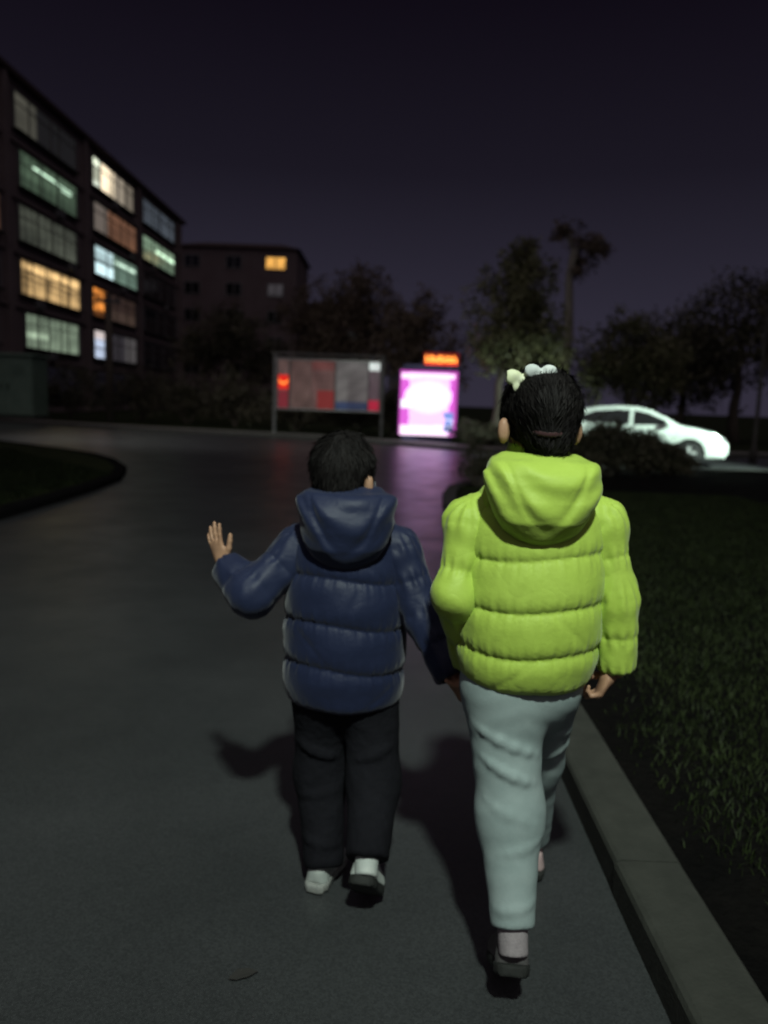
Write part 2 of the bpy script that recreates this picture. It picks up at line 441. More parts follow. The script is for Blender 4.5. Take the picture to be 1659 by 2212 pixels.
# ------------------------------------------------------------------ street lamp behind the camera: the light that falls on the children's backs
lamp_w = mat('lamp_glass', (.8, .8, .75), emit=(.92, 1, .90), estr=25, rough=.3)
def street_lamp(base, h, arm, label, power, aim, color, cone_deg, lit=True, rad=.10, metal_=None, blend=.5):
    steel = metal_ or globals()['steel']
    base = np.array(base, float); t = empty('street_lamp', base)
    m = MB(); m.lathe([(.11, 0), (.11, .35), (.075, .42), (.06, .5), (.045, h - .1), (.04, h)], base, 14); m.build('pole', steel, t, smooth=True)
    top = base + [0, 0, h]; end = top + np.array([arm[0], arm[1], .15])
    MB().tube([top - [0, 0, .15], top + (end - top) * .4 + [0, 0, .08], end], [.035, .03, .03], 10).build('arm', steel, t, smooth=True)
    d = np.array([arm[0], arm[1], 0.0]); d /= np.linalg.norm(d); s = np.array([-d[1], d[0], 0])
    hd = MB(); V = []
    for z, e_ in ((.05, .7), (.02, 1.0), (-.03, 1.0)):
        for u, v in ((-.1, -.10), (.42, -.09), (.46, 0), (.42, .09), (-.1, .10)): V.append(end + d * u * (1 if e_ == 1 else .9) + s * v * e_ + [0, 0, z])
    F = [tuple(range(5))] + [(i + 5 * r_, (i + 1) % 5 + 5 * r_, (i + 1) % 5 + 5 * r_ + 5, i + 5 * r_ + 5) for r_ in range(2) for i in range(5)] + [tuple(range(14, 9, -1))]
    hd.add(V, F); hd.build('lamp_head', steel, t)
    c = end + d * .2 + [0, 0, -.045]
    V = [c + d * u + s * v + [0, 0, z] for z in (0.012, -.01) for u, v in ((-.16, -.07), (.16, -.07), (.16, .07), (-.16, .07))]
    MB().add(V, [(0, 1, 2, 3), (7, 6, 5, 4), (0, 4, 5, 1), (1, 5, 6, 2), (2, 6, 7, 3), (3, 7, 4, 0)]).build('lens', lamp_w if lit else glass_dark, t)
    if lit:
        L = bpy.data.lights.new('lamp_light', 'SPOT'); L.energy = power; L.color = color; L.spot_size = R(cone_deg); L.spot_blend = blend; L.shadow_soft_size = rad
        lo = bpy.data.objects.new('lamp_light', L); C.objects.link(lo); lo.parent = t
        p = c - [0, 0, .09]; lo.location = tuple(p - base)
        lo.rotation_euler = Vector(np.array(aim) - p).to_track_quat('-Z', 'Y').to_euler()
    tag(t, label, 'street lamp'); return t
street_lamp((1.7, -2.15, .085), 5.9, (-1.1, .02), 'lit street lamp on the verge behind the two children', 2200, (0.1, 6.6, 0), (.87, 1.0, .89), 76, blend=1.0, rad=.17)
street_lamp((11.6, 14.6, .085), 3.6, (-.5, .35), 'lamp added out of view beside the road to light the pale car', 6200, (7.4, 20.4, .9), (.80, 1.0, .88), 50, rad=.08)  # unseen lamp put in as the source lighting the car; fixture made up
street_lamp((-13.5, 18.5, .085), 5.5, (.8, .4), 'lit street lamp on the corner lawn left of the junction', 1800, (-4, 26, 0), (1.0, .95, .95), 95, blend=1.0)
street_lamp(at(1632, 935, 22.2) * [1, 1, 0] + [0, 0, .0], 4.2, (.5, -.1), 'unlit grey street lamp by the road right of the pale car', 0, (0, 0, 0), (1, 1, 1), 60, lit=False, metal_=mat('weathered_pole', (.035, .032, .03), (.06, .055, .05), scale=4, rough=.8))

# ------------------------------------------------------------------ apartment block on the left
FX = -20.0
gl_lit = print_mat('lit_window_glass', 2.2, rough=.15, spec=.5, base=0)
def N2(u, v, f, s):
    g = np.random.default_rng(s); o = 0
    for i in range(5):
        a, b, c = g.normal(size=3); o = o + np.sin(u * f * a * 6 + v * f * b * 6 + c * 6)
    return o / 5
bld = empty('apartment_block', (FX - 5, 57, 0))
tag(bld, 'dark six storey apartment block with lit windows beyond the corner on the left', 'building')
Z0, FH = 1.5, 2.8
ROOF = 17.3
m = MB(); m.box((FX - 11, 30, -.1), (FX, 75.5, ROOF)); m.build('wall', render_wall, bld)
rf = MB(); rf.box((FX - 11.3, 29.7, ROOF), (FX + .35, 75.8, ROOF + .28)); rfo = rf.build('roof', roof_tile, bld)
for yy in (38, 51.6, 63): MB().box((FX - 6.5, yy - 1.6, ROOF + .28), (FX - 2.6, yy + 1.6, ROOF + 2.1), .05).build('stair_housing', render_wall, rfo)
for f in range(6):
    MB().box((FX - .01, 30.2, .1 + f * FH + .02), (FX + .16, 75.4, .1 + f * FH + .2)).build('floor_band', render_wall, bld)
for yy in (41.2, 51.75, 62.45, 73.9): MB().box((FX - .01, yy - .28, 0), (FX + .24, yy + .28, ROOF - .02)).build('pilaster', render_wall, bld)
# enclosed-balcony windows: (bay y0, y1, floor index, look)
bays = [(32.0, 40.6), (42.3, 51.0), (52.5, 62.0), (63.0, 73.3)]
def win_look(kind, seed):
    def curtain(u, v, f=9): return .75 + .25 * np.sin(u * 6.28 * f + 2 * N2(u, v, .6, seed))
    def fn(u, v):
        o = np.zeros((len(u), 3)); q = .75 + .35 * N2(u, v, 1.2, seed); c = curtain(u, v)
        if kind == 'yellow':
            s = (.6 + .7 * N2(u, v, 3.2, seed) + .5 * (np.abs(v - .82) < .1)) * (.55 + .45 * (u > .12))
            o[:] = np.clip(s, .12, 2)[:, None] * np.array([.62, .40, .17]) * .62; o[(np.abs(v - .48) < .03)] *= .25
        elif kind == 'tube':
            o[:] = (q * c)[:, None] * np.array([.045, .070, .045])
            b = (np.abs(v - .72 + .06 * (u - .5)) < .045) & (u > .22) & (u < .9); o[b] = np.array([.52, .75, .55]) * .9
            o[v < .42] *= .65
        elif kind == 'tube2':
            o[:] = (q * c)[:, None] * np.array([.15, .22, .15]); b = (np.abs(v - .68) < .06) & (u > .4); o[b] = np.array([.55, .8, .56]); o[v < .5] *= .5
        elif kind == 'dim':
            o[:] = (q * c)[:, None] * np.array([.036, .040, .030]); o[(u > .45) & (v < .4)] *= 1.5
        elif kind == 'faint':
            o[:] = np.array([.004, .004, .004]); a = u < .34; o[a] = np.array([.034, .033, .026]) * q[a][:, None]
        elif kind == 'green':
            o[:] = (q * c)[:, None] * np.array([.115, .150, .105]); b = (u < .4) & (np.abs(v - .38) < .1); o[b] *= 3.2; o[v < .30] *= 1.1
        elif kind == 'cream':
            o[:] = np.array([.20, .17, .13]); a = u < .17; o[a] = np.array([.20, .21, .16]); o[a & (v > .72)] = np.array([.55, .60, .46]); o[a & (v < .25)] = np.array([.42, .46, .38])
            b = (u > .19) & (u < .5); o[b] = np.array([.80, .66, .46]) * q[b][:, None]; o[u > .5] *= .75; o *= (.7 + .3 * c)[:, None]; o[(u > .75)] *= .5
        elif kind == 'blue': o[:] = (q * c)[:, None] * np.array([.038, .046, .055])
        elif kind == 'brown':
            o[:] = (q * c)[:, None] * np.array([.105, .050, .028]); o[u < .3] = np.array([.06, .05, .042])
        elif kind == 'white':
            o[:] = (q)[:, None] * np.array([.07, .11, .085]); a = u < .42
            o[a] = np.array([.24, .33, .34]); o[a & (v < .45)] = np.array([.38, .52, .54]); o[a & (np.abs(v - .5) < .05)] *= .15; o[a & (np.abs(v - .7) < .03)] *= .3
            b = (np.abs(v - .74) < .06) & (u > .45) & (u < .95); o[b] = np.array([.42, .58, .46])
        elif kind == 'orange':
            o[:] = np.array([.012, .007, .005]); a = u < .38; o[a] = np.array([.45, .15, .025]) * np.clip(.7 + .8 * N2(u[a], v[a], 2.2, seed), .1, 2)[:, None]; o[a & (v < .25)] *= .12
            o[(u > .4) & (v < .4)] = np.array([.022, .014, .010])
        elif kind == 'ice':
            o[:] = np.array([.010, .009, .010]); a = u < .34; o[a] = np.array([.24, .28, .36]) * (1 + .4 * N2(u[a], v[a], 1, seed))[:, None]; o[a & (v > .7)] = np.array([.30, .26, .25]); o[a & (np.abs(v - .4) < .05)] *= .2
            b = (u > .7); o[b] = np.array([.028, .026, .026])
        else: o[:] = np.array([.004, .0035, .004])
        return o
    return fn
looks = {(1, 5): 'faint', (1, 4): 'tube', (1, 3): 'dim', (1, 2): 'yellow', (1, 1): 'green',
         (2, 5): 'cream', (2, 4): 'brown', (2, 3): 'white', (2, 2): 'orange', (2, 1): 'ice',
         (3, 5): 'blue', (3, 4): 'tube2', (0, 3): 'brown'}
def bay_window(parent, y0, y1, z0, z1, kind, seed):
    """frame with mullions, glass panes behind it, sill and balcony parapet"""
    x = FX
    fr = MB(); t = .05; g_ = random.Random(seed); n = g_.choice((3, 4, 4, 5)); y0 += g_.uniform(0, .7); y1 -= g_.uniform(0, .9)
    cut = [0] + [(i + g_.uniform(-.22, .22)) / n for i in range(1, n)] + [1]; ys = y0 + (y1 - y0) * np.array(cut)
    for i, yy in enumerate(ys): fr.box((x + .02, yy - t / 2 - (.03 if i in (0, n) else 0), z0), (x + .13, yy + t / 2 + (.03 if i in (0, n) else 0), z1))
    zm = z0 + (z1 - z0) * g_.uniform(.5, .72)
    for i in range(n):
        for zz in (z0, zm, z1 - t): fr.box((x + .025, ys[i] + t / 2 + .031 * (i == 0), zz), (x + .125, ys[i + 1] - t / 2 - .031 * (i == n - 1), zz + t))
    w_ = fr.build('window', frame_al, parent)
    fn = win_look(kind, seed)
    for i in range(n):
        for a, b in ((z0 + t, zm), (zm + t, z1 - t)):
            ya, yb = ys[i] + t / 2 + .002, ys[i + 1] - t / 2 - .002
            def sub(u, v, ya=ya, yb=yb, a=a, b=b): return fn((ya + u * (yb - ya) - y0) / (y1 - y0), (a + v * (b - a) - z0) / (z1 - z0))
            panel('pane', (x + .06, ya, a + .001), (0, 1, 0), (0, 0, 1), yb - ya, b - a - .002, 10, 8, sub, gl_lit if kind else glass_dark, w_)
    MB().box((x - .005, y0 - .12, z0 - .1), (x + .3, y1 + .12, z0 - .005)).build('sill', concrete, w_)
for bi, (a, b) in enumerate(bays):
    for f in range(6):
        z0 = .1 + f * FH + .75; k_ = looks.get((bi, f))
        bay_window(bld, a, b, z0, z0 + 1.9, k_, bi * 10 + f)

for i, (yy, f) in enumerate(((44, 2), (48.5, 3), (47, 4), (54.5, 1), (58, 3), (60, 4), (65.5, 4), (69, 3), (56.5, 5), (45.5, 1))):
    z = .1 + f * FH + .22
    ac = MB().box((FX + .002, yy, z), (FX + .36, yy + .85, z + .42), .02).build('air_conditioner', frame_al, bld)
    c_ = np.array([FX + .362, yy + .3, z + .21]); gm_ = MB()
    for rr in (.05, .10, .15): gm_.tube([c_ + np.array([0, rr * math.cos(a), rr * math.sin(a)]) for a in np.linspace(0, 6.283, 17)], .008, 5, cap=False)
    gm_.build('fan_grille', black_pl, ac)

# farther block with one lit window
def plain_block(name, x0, x1, y, depth, h, label, lit, mats_, gable=0):
    o = empty(name, ((x0 + x1) / 2, y + depth / 2, 0)); tag(o, label, 'building')
    MB().box((x0, y, -.1), (x1, y + depth, h)).build('wall', mats_, o)
    V = [(x0 - .4, y - .4, h), (x1 + .4, y - .4, h), (x1 + .4, y + depth + .4, h), (x0 - .4, y + depth + .4, h),
         (x0 + 2.4, y + depth / 2, h + gable), (x1 - 2.4, y + depth / 2, h + gable)]
    MB().add(V, [(0, 1, 5, 4), (1, 2, 5), (2, 3, 4, 5), (3, 0, 4), (3, 2, 1, 0)]).build('roof', roof_tile, o)
    nf = int(h // 2.9); nb = int((x1 - x0) // 4.2)
    for f in range(nf):
        for b in range(nb):
            cx = x0 + (b + .5) * (x1 - x0) / nb; z0 = f * 2.9 + 1.0
            col, ww = lit.get((b, f), (None, 1.7))
            fr = MB(); hw = ww / 2
            for s in (-1, 0, 1): fr.box((cx + s * hw - .04, y - .1, z0 - .04), (cx + s * hw + .04, y - .005, z0 + 1.34))
            for zz in (z0 - .05, z0 + 1.27):
                for s in (-1, 0): fr.box((cx + s * hw + .041, y - .09, zz), (cx + (s + 1) * hw - .041, y - .006, zz + .08))
            wd = fr.build('window', frame_al, o)
            for s in (-1, 0):
                if col is None:
                    MB().box((cx + s * hw + .042, y - .05, z0 + .03), (cx + (s + 1) * hw - .042, y - .04, z0 + 1.27)).build('pane', glass_dark, wd)
                else:
                    def fn(u, v, s=s): return np.clip(.8 + .4 * N2(u + s, v, 1.4, 7), .2, 2)[:, None] * np.array(col)[None]
                    panel('pane', (cx + s * hw + .042, y - .05, z0 + .03), (1, 0, 0), (0, 0, 1), hw - .084, 1.24, 8, 8, fn, gl_lit, wd)
    return o
plain_block('apartment_block', -24.5, -10.6, 88, 12, 17.7, 'distant apartment block with a yellow lit window beside the six storey block', {(2, 5): ((.50, .25, .055), 2.2), (2, 4): ((.022, .02, .022), 1.7)}, render_wall2, gable=1.6)
plain_block('apartment_block', -12.0, -3, 112, 12, 14.4, 'low distant block with dim windows behind the trees above the notice board', {(0, 4): ((.05, .05, .05), 1.6), (1, 3): ((.05, .05, .05), 1.6), (1, 4): ((.10, .10, .10), 1.6), (2, 3): ((.05, .05, .05), 1.6)}, render_wall2, gable=1.6)

# ------------------------------------------------------------------ utility cabinet, pole
uc = empty('utility_cabinet', (-16.3, 33.8, .09)); tag(uc, 'pale green metal utility cabinet on the lawn below the six storey block', 'cabinet')
gcab = mat('green_cabinet', (.10, .16, .12), (.14, .21, .16), scale=2, rough=.6)
MB().box((-17.6, 32.9, .09), (-15.0, 34.6, .24)).build('plinth', concrete, uc)
MB().box((-17.5, 33.0, .24), (-15.1, 34.5, 2.75), .03).build('body', gcab, uc)
MB().box((-17.6, 32.88, 2.751), (-15.0, 34.6, 2.87), .03).build('roof', gcab, uc)
for i in range(2):
    x0 = -17.44 + i * 1.17
    d_ = MB().box((x0, 32.975, .32), (x0 + 1.13, 32.998, 2.66), .008).build('door', gcab, uc)
    MB().box((x0 + (.95 if i == 0 else .12), 32.93, 1.35), (x0 + (.99 if i == 0 else .16), 32.974, 1.6), .01).build('handle', black_pl, d_)
    for k_ in range(7): MB().box((x0 + .25, 32.962, 2.0 + k_ * .07), (x0 + .85, 32.974, 2.03 + k_ * .07)).build('louvre', gcab, d_)
pp = at(238, 885, 34); pl = empty('utility_pole', (pp[0], 34, .09)); tag(pl, 'slim grey concrete pole in front of the six storey block', 'pole')
MB().tube([(pp[0], 34, .05), (pp[0], 34, 5.6)], [.19, .13], 12).build('shaft', bark, pl, smooth=True)
MB().box((pp[0] - .55, 33.9, 5.2), (pp[0] + .55, 34 - .135, 5.3), .01).build('crossarm', steel, pl)
for s in (-.45, 0, .45): MB().lathe([(.03, 0), (.05, .03), (.03, .06), (.045, .09), (.02, .13)], (pp[0] + s, 33.88, 5.3), 10).build('insulator', concrete, pl)

# ------------------------------------------------------------------ notice board
nb_y = 28.2
nb = empty('notice_board', (at(708, 900, nb_y)[0], nb_y, .09)); tag(nb, 'framed notice board on two posts with red and grey posters', 'notice board')
xa, xb = at(597, 830, nb_y)[0], at(823, 830, nb_y)[0]; za, zb = at(708, 888, nb_y)[2], at(708, 776, nb_y)[2]
for x in (xa - .06, xb + .06): MB().box((x - .05, nb_y - .05, .05), (x + .05, nb_y + .05, zb + .12), .01).build('post', steel, nb)
MB().box((xa - .008, nb_y - .02, za), (xb + .008, nb_y + .04, zb)).build('back_panel', steel, nb)
fr = MB(); fr.box((xa - .008, nb_y - .075, zb - .07), (xb + .008, nb_y - .021, zb), .01); fr.box((xa - .008, nb_y - .075, za), (xb + .008, nb_y - .021, za + .06), .01)
fr.build('frame', mat('board_trim', (.35, .34, .33), rough=.3, metal=.8), nb)
MB().box((xa - .15, nb_y - .2, zb + .12), (xb + .15, nb_y + .2, zb + .17), .02).build('canopy', steel, nb)
pr = print_mat('glowing_poster', .5, rough=.25, spec=.5)  # posters emit a little themselves, in place of light on the board
red_l = print_mat('red_glow_strip', 1.0, rough=.2, spec=.5)  # end strips glow by themselves; red reflections painted as emission
W_ = xb - xa; Hb = zb - za - .15
def post_fn(base, seed, band=None, lines=0):
    def fn(u, v):
        o = np.array(base)[None] * np.clip(.85 + .35 * N2(u, v, 2.4, seed), .3, 1.6)[:, None]
        if lines:
            t = (np.sin(v * lines * 6.28) > .2) & (np.sin(u * 37 + np.floor(v * lines) * 9) > -.5) & (u > .1) & (u < .9) & (v < .8); o[t] *= .72
        if band: band(o, u, v)
        return o
    return fn
def b1(o, u, v):
    o[(v > .38) & (v < .68)] = np.array([.55, .015, .010]); k_ = (np.abs(v - .51 - .3 * (u - .5) ** 2) < .022); o[k_] = np.array([1.5, .35, .06]); o[(v < .36)] = np.array([.12, .016, .022])  # red glow band with a curved lamp reflection painted across it
def b3(o, u, v): o[(v < .38) & (u > .25)] = np.array([.17, .022, .022]); o[v > .8] *= np.array([1.25, .8, .8])
def b4(o, u, v): o[v < .16] = np.array([.030, .042, .095])
def b5(o, u, v): o[(v < .22)] = np.array([.30, .010, .032]); o[v > .85] = np.array([.55, .60, .58])
posters = [(0.02, .115, post_fn((.09, .055, .05), 1, b1), red_l), (.135, .33, post_fn((.125, .075, .068), 2, None, 14), pr), (.335, .555, post_fn((.13, .07, .066), 3, b3, 9), pr),
           (.57, .875, post_fn((.14, .125, .125), 4, b4, 12), pr), (.885, .985, post_fn((.07, .045, .055), 5, b5), red_l)]
for a, b, fn, mm in posters:
    panel('poster', (xa + a * W_, nb_y - .03, za + .075), (1, 0, 0), (0, 0, 1), (b - a) * W_, Hb, 40, 40, fn, mm, nb)
for x in (xa + .127 * W_, xa + .5625 * W_, xa + .88 * W_): MB().box((x - .02, nb_y - .07, za + .062), (x + .02, nb_y - .022, zb - .072), .005).build('mullion', steel, nb)

# ------------------------------------------------------------------ glowing kiosk with LED ticker
ky = 26.2
ks = empty('light_box_kiosk', (at(925, 960, ky)[0], ky, .1)); tag(ks, 'glowing white and magenta light box kiosk with red ticker on top', 'kiosk')
kx0, kx1 = at(863, 870, ky)[0], at(987, 870, ky)[0]; kz0, kz1 = at(925, 941, ky)[2], at(925, 801, ky)[2]
MB().box((kx0 + .12, ky + .08, .09), (kx1 - .12, ky + .75, kz0 - .02), .02).build('plinth', navy_case, ks)
MB().box((kx0 - .04, ky + .012, kz0 - .02), (kx1 + .04, ky + .85, kz1 + .06), .04).build('casing', navy_case, ks)
MB().box((kx0 + .1, ky - .02, kz1 + .061), (kx1 + .04, ky + .7, kz1 + .20), .03).build('top_bar', navy_case, ks)
def kio(u, v):
    o = np.zeros((len(u), 3)); o[:] = np.array([.86, .13, .80])
    n_ = .03 * N2(u, v, 2.5, 4)
    wht = ((u > .16 + n_) & (u < .86 + n_)); o[wht] = np.array([1.35, .78, 1.5])
    core = ((u - .5) / .42) ** 2 + ((v - .60) / .26) ** 2 + 4 * n_ < 1; o[core] = np.array([2.0, 1.05, 2.4])
    o[(v > .42) & (v < .56) & (u < .2)] = np.array([1.3, 1.3, 1.5])
    o[(v > .88 + n_) & (v < .955)] = np.array([1.6, 1.1, 1.6])
    o[(v < .16 + n_) & (u < .86)] = np.array([1.6, 1.2, 1.55])
    bl = (u > .76 + 2 * n_) & (v < .36 + n_) & (v > .075); o[bl] = np.array([.22, .34, .85]); o[bl & (np.abs((u - .86) ** 2 / .01 + (v - .2) ** 2 / .003 - 1) < .5)] = np.array([.9, .9, 1.4])
    o[(u > .955) | (u < .02) | (v > .965)] = np.array([.62, .05, .52])
    q = (v < .07) & (u > .86); o[q] = np.array([.75, .2, .7])
    return o * .93
km = print_mat('light_box_front', 1.0, rough=.3, base=0)
lp = panel('light_panel', (kx0, ky, kz0), (1, 0, 0), (0, 0, 1), kx1 - kx0, kz1 - kz0, 70, 80, kio, km, ks)
lx0, lx1 = at(919, 776, ky)[0], at(989, 776, ky)[0]; lz0, lz1 = at(954, 788, ky)[2], at(954, 767, ky)[2]
MB().box((lx0 - .05, ky + .03, lz0 - .04), (lx1 + .05, ky + .16, lz1 + .08), .01).build('ticker_case', mat('ticker_case', (.10, .01, .01), rough=.5, emit=(.9, .02, .015), estr=.12), ks)  # case glows faintly red by itself to imitate the halo round the LEDs
for x in (lx0 + .15, lx1 - .15): MB().box((x - .03, ky + .06, kz1 + .19), (x + .03, ky + .12, lz0 - .03)).build('ticker_bracket', steel, ks)
led = mat('led_amber', (.5, .1, .02), emit=(1.0, .30, .05), estr=4.5); ledr = mat('led_red', (.4, .02, .01), emit=(1, .05, .015), estr=1.5)
g = random.Random(5); nbar = 15; sw = (lx1 - lx0) / nbar
MB().box((lx0, ky + .012, lz0), (lx1, ky + .026, lz0 + .045)).build('led_row', ledr, ks)
for i in range(nbar):
    x = lx0 + i * sw; h0 = lz0 + .06; full = lz1 - h0
    top = h0 + full * (g.choice([.55, .95, .95, .7]) if i < 8 else (.95 if i % 2 else .62))
    MB().box((x + sw * .08, ky + .01, h0 + g.uniform(0, .03)), (x + sw * .5, ky + .024, top)).build('led_stroke', led, ks)

# ------------------------------------------------------------------ trees and shrubs
def tree(name, label, base, h, tr, blobs, n, leaf, lmat, bmat, seed, lean=(0, 0), fork=True, group=None):
    g = np.random.default_rng(seed); base = np.array(base, float)
    o = empty(name, base); tag(o, label, 'tree', group)
    m = MB(); k_ = 7
    pts = [base + np.array([lean[0] * (i / k_) ** 1.5 + .06 * math.sin(i * 2 + seed), lean[1] * i / k_, h * i / k_ - .05 * (i == 0)]) for i in range(k_ + 1)]
    m.tube(pts, [tr * (1.25 if i == 0 else 1) * (1 - .55 * i / k_) for i in range(k_ + 1)], 10)
    for c, r_ in blobs:
        c = base + np.array(c, float); s = pts[int(k_ * (.45 + .5 * g.random()))] if fork else pts[-1]
        mid = (s + c) / 2 + g.normal(size=3) * .12 * np.linalg.norm(c - s)
        m.tube([s, mid, c + (c - s) * .15], [tr * .42, tr * .25, tr * .08], 7)
        for _ in range(5):
            e_ = c + g.normal(size=3) * np.array(r_) * .55; m.tube([mid + (c - mid) * g.random(), (mid + e_) / 2 + [0, 0, .1], e_], [tr * .16, tr * .1, tr * .03], 5)
    m.build('trunk', bmat, o, smooth=True)
    vol = np.array([np.prod(r_) for _, r_ in blobs]); vol = vol ** .75; vol /= vol.sum()
    P = []; D = []
    for (c, r_), f in zip(blobs, vol):
        nn = int(n * f); ncl = max(10, nn // 26)
        d = g.normal(size=(ncl, 3)); d /= np.linalg.norm(d, axis=1)[:, None]
        cc = base + np.array(c) + d * np.array(r_) * (g.random(ncl) ** .45)[:, None] * (1 + .16 * g.normal(size=ncl))[:, None]
        w_ = g.integers(0, ncl, nn)
        P.append(cc[w_] + g.normal(size=(nn, 3)) * np.array(r_) * .10 + g.normal(size=(nn, 3)) * leaf * .6); D.append(d[w_] * .6 + [0, 0, -.3])
    V, F = leaves(np.concatenate(P), np.concatenate(D), leaf, g)
    obj('crown', V, F, lmat, o)
    return o
def shrub(name, label, base, r_, n, leaf, lmat, seed, cat='shrub', group=None):
    g = np.random.default_rng(seed); base = np.array(base, float)
    o = empty(name, base); tag(o, label, cat, group)
    m = MB()
    for i in range(7):
        a = g.random() * 6.28; e_ = base + np.array([math.cos(a) * r_[0] * .6, math.sin(a) * r_[1] * .6, r_[2] * (.9 + .6 * g.random())])
        m.tube([base + [.05 * math.cos(a), .05 * math.sin(a), -.03], (base + e_) / 2 + g.normal(size=3) * .05, e_], [.03, .02, .006], 6)
    m.build('stem', bark, o)
    ncl = max(14, n // 30); d = g.normal(size=(ncl, 3)); d /= np.linalg.norm(d, axis=1)[:, None]; d[:, 2] = np.abs(d[:, 2]) * 1.0 - .15
    cc = base + [0, 0, r_[2] * .55] + d * np.array([r_[0], r_[1], r_[2] * 1.3]) * (g.random(ncl) ** .4)[:, None] * (1 + .13 * g.normal(size=ncl))[:, None]
    w_ = g.integers(0, ncl, n); P = cc[w_] + g.normal(size=(n, 3)) * np.array(r_) * .11
    P[:, 2] = np.maximum(P[:, 2], base[2] + .02)
    V, F = leaves(P, d[w_] * .7, leaf, g); obj('foliage', V, F, lmat, o); return o
def on(px, Y): return np.array([at(px, 900, Y)[0], Y, .085])
tree('broadleaf_tree', 'bushy olive tree right of the glowing kiosk', on(1068, 25.6), 4.6, .17,
     [((.55, 0, 4.4), (1.45, 1.3, 1.5)), ((.2, .2, 3.2), (1.25, 1.1, .9)), ((1.2, 0, 3.0), (1.2, 1.1, 1.2)), ((.6, .2, 5.6), (1.0, .9, .7)), ((.8, .1, 6.4), (.4, .4, .5))], 9000, .17, leaf_olive, bark, 11, lean=(.5, 0))
tree('pollarded_tree', 'tall pale trunked tree with sparse top tufts above the white car', on(1213, 30), 7.2, .27,
     [((.75, 0, 7.3), (.75, .7, .55)), ((-.3, 0, 7.8), (.6, .5, .45)), ((.3, .2, 6.7), (.5, .5, .5))], 1500, .16, leaf_brown, bark_pale, 12, fork=False)
tree('round_tree', 'round low green tree directly behind the white car', on(1352, 27.5), 3.0, .16,
     [((0, 0, 3.2), (1.8, 1.5, 1.25)), ((1.1, .2, 2.6), (1.3, 1.2, 1.1)), ((-1.0, .2, 2.5), (1.0, 1.1, 1.1)), ((-.2, 0, 4.2), (.8, .8, .5))], 9000, .15, leaf_olive, bark, 13)
tree('dark_tree', 'large dark tree at the right edge behind the lamp post', on(1585, 35), 5.5, .25,
     [((0, 0, 5.2), (2.8, 2.4, 2.2)), ((2.2, 0, 4.6), (2.4, 2.2, 2.4)), ((-1.9, 0, 3.6), (1.7, 1.8, 1.6))], 9000, .22, leaf_dark, bark, 14)
tree('dark_tree', 'dark tree between the round green tree and the right edge', on(1470, 38), 4.6, .22,
     [((0, 0, 4.6), (2.0, 2, 1.6)), ((.9, 0, 3.0), (2.2, 2, 1.6)), ((-1.6, 0, 2.6), (1.3, 1.6, 1.3))], 8000, .22, leaf_dark, bark, 15)
tree('brown_tree', 'thin brown tree above the left half of the notice board', on(665, 42), 5.8, .18, [((0, 0, 5.6), (1.7, 1.6, 1.7)), ((.5, 0, 3.6), (1.5, 1.4, 1.3))], 4500, .2, leaf_brown, bark, 16)
tree('brown_tree', 'broad brown tree above the right half of the notice board', on(770, 39), 6.4, .22, [((0, 0, 6.2), (2.0, 1.8, 1.6)), ((-.8, 0, 4.4), (1.6, 1.6, 1.5)), ((1.2, 0, 4.6), (1.6, 1.6, 1.5))], 7500, .2, leaf_brown, bark, 17)
tree('brown_tree', 'brown tree rising behind the glowing kiosk', on(895, 36), 5.0, .2, [((0, 0, 4.9), (1.7, 1.6, 1.4)), ((.9, 0, 3.2), (1.6, 1.5, 1.4)), ((-1.0, 0, 3.0), (1.5, 1.4, 1.3))], 7500, .19, leaf_brown, bark, 18)
tree('dark_tree', 'dark tree in front of the distant block with the yellow window', on(500, 50), 5.6, .22, [((0, 0, 5.2), (2.4, 2.2, 2.0)), ((1.8, 0, 3.6), (2.1, 2, 1.7)), ((-2.0, 0, 4.0), (1.9, 2, 1.7))], 7000, .24, leaf_dark, bark, 19)
shr = [(150, 36, (1.9, 1.3, 1.5), 'dark shrub between the green cabinet and the slim pole'), (300, 36.5, (2.2, 1.4, 1.6), 'dark shrub just right of the slim pole'),
       (405, 35, (1.9, 1.3, 1.3), 'dark shrub below the dark trees left of the notice board'), (510, 33.5, (1.7, 1.3, 1.35), 'dark shrub touching the left end of the notice board'),
       (640, 31.5, (1.9, 1.0, 1.0), 'dark shrub behind the left half of the notice board'), (770, 30.5, (1.7, 1.0, 1.05), 'dark shrub behind the right half of the notice board'),
       (850, 29.2, (.9, .8, 1.0), 'dark shrub in the gap between notice board and kiosk')]
for i, (px, Y, r_, lb) in enumerate(shr): shrub('dark_shrub', lb, on(px, Y), r_, 3200, .14, leaf_dark, 30 + i, group='shrubs beyond the far kerb')
shrub('low_shrub', 'low green shrub on the lawn right of the kiosk', on(1022, 25.2), (.75, .6, .5), 1800, .08, leaf_dark, 41)
shrub('low_shrub', 'low green shrub under the bushy olive tree', on(1085, 25.0), (.6, .5, .42), 1500, .08, leaf_dark, 42)
shrub('corner_shrub', 'small dark shrub on the kerb corner left of the lime jacket', on(1042, 12.2), (.32, .34, .42), 1600, .05, leaf_dark, 43)
fs = [(1322, 15.0, (.80, .6, .62), 'tall rounded bush hiding the side of the white car'), (1400, 15.3, (.62, .5, .50), 'bush in front of the white car, just right of the tall rounded bush'),
      (1452, 15.6, (.48, .45, .36), 'lowest bush in front of the white car near its front wheel'), (1255, 14.8, (.45, .5, .40), 'bush beside the rear of the white car next to the lime jacket')]
for i, (px, Y, r_, lb) in enumerate(fs): shrub('roadside_bush', lb, on(px, Y), r_, 8000, .08, leaf_dark, 50 + i, group='bushes in front of the white car')

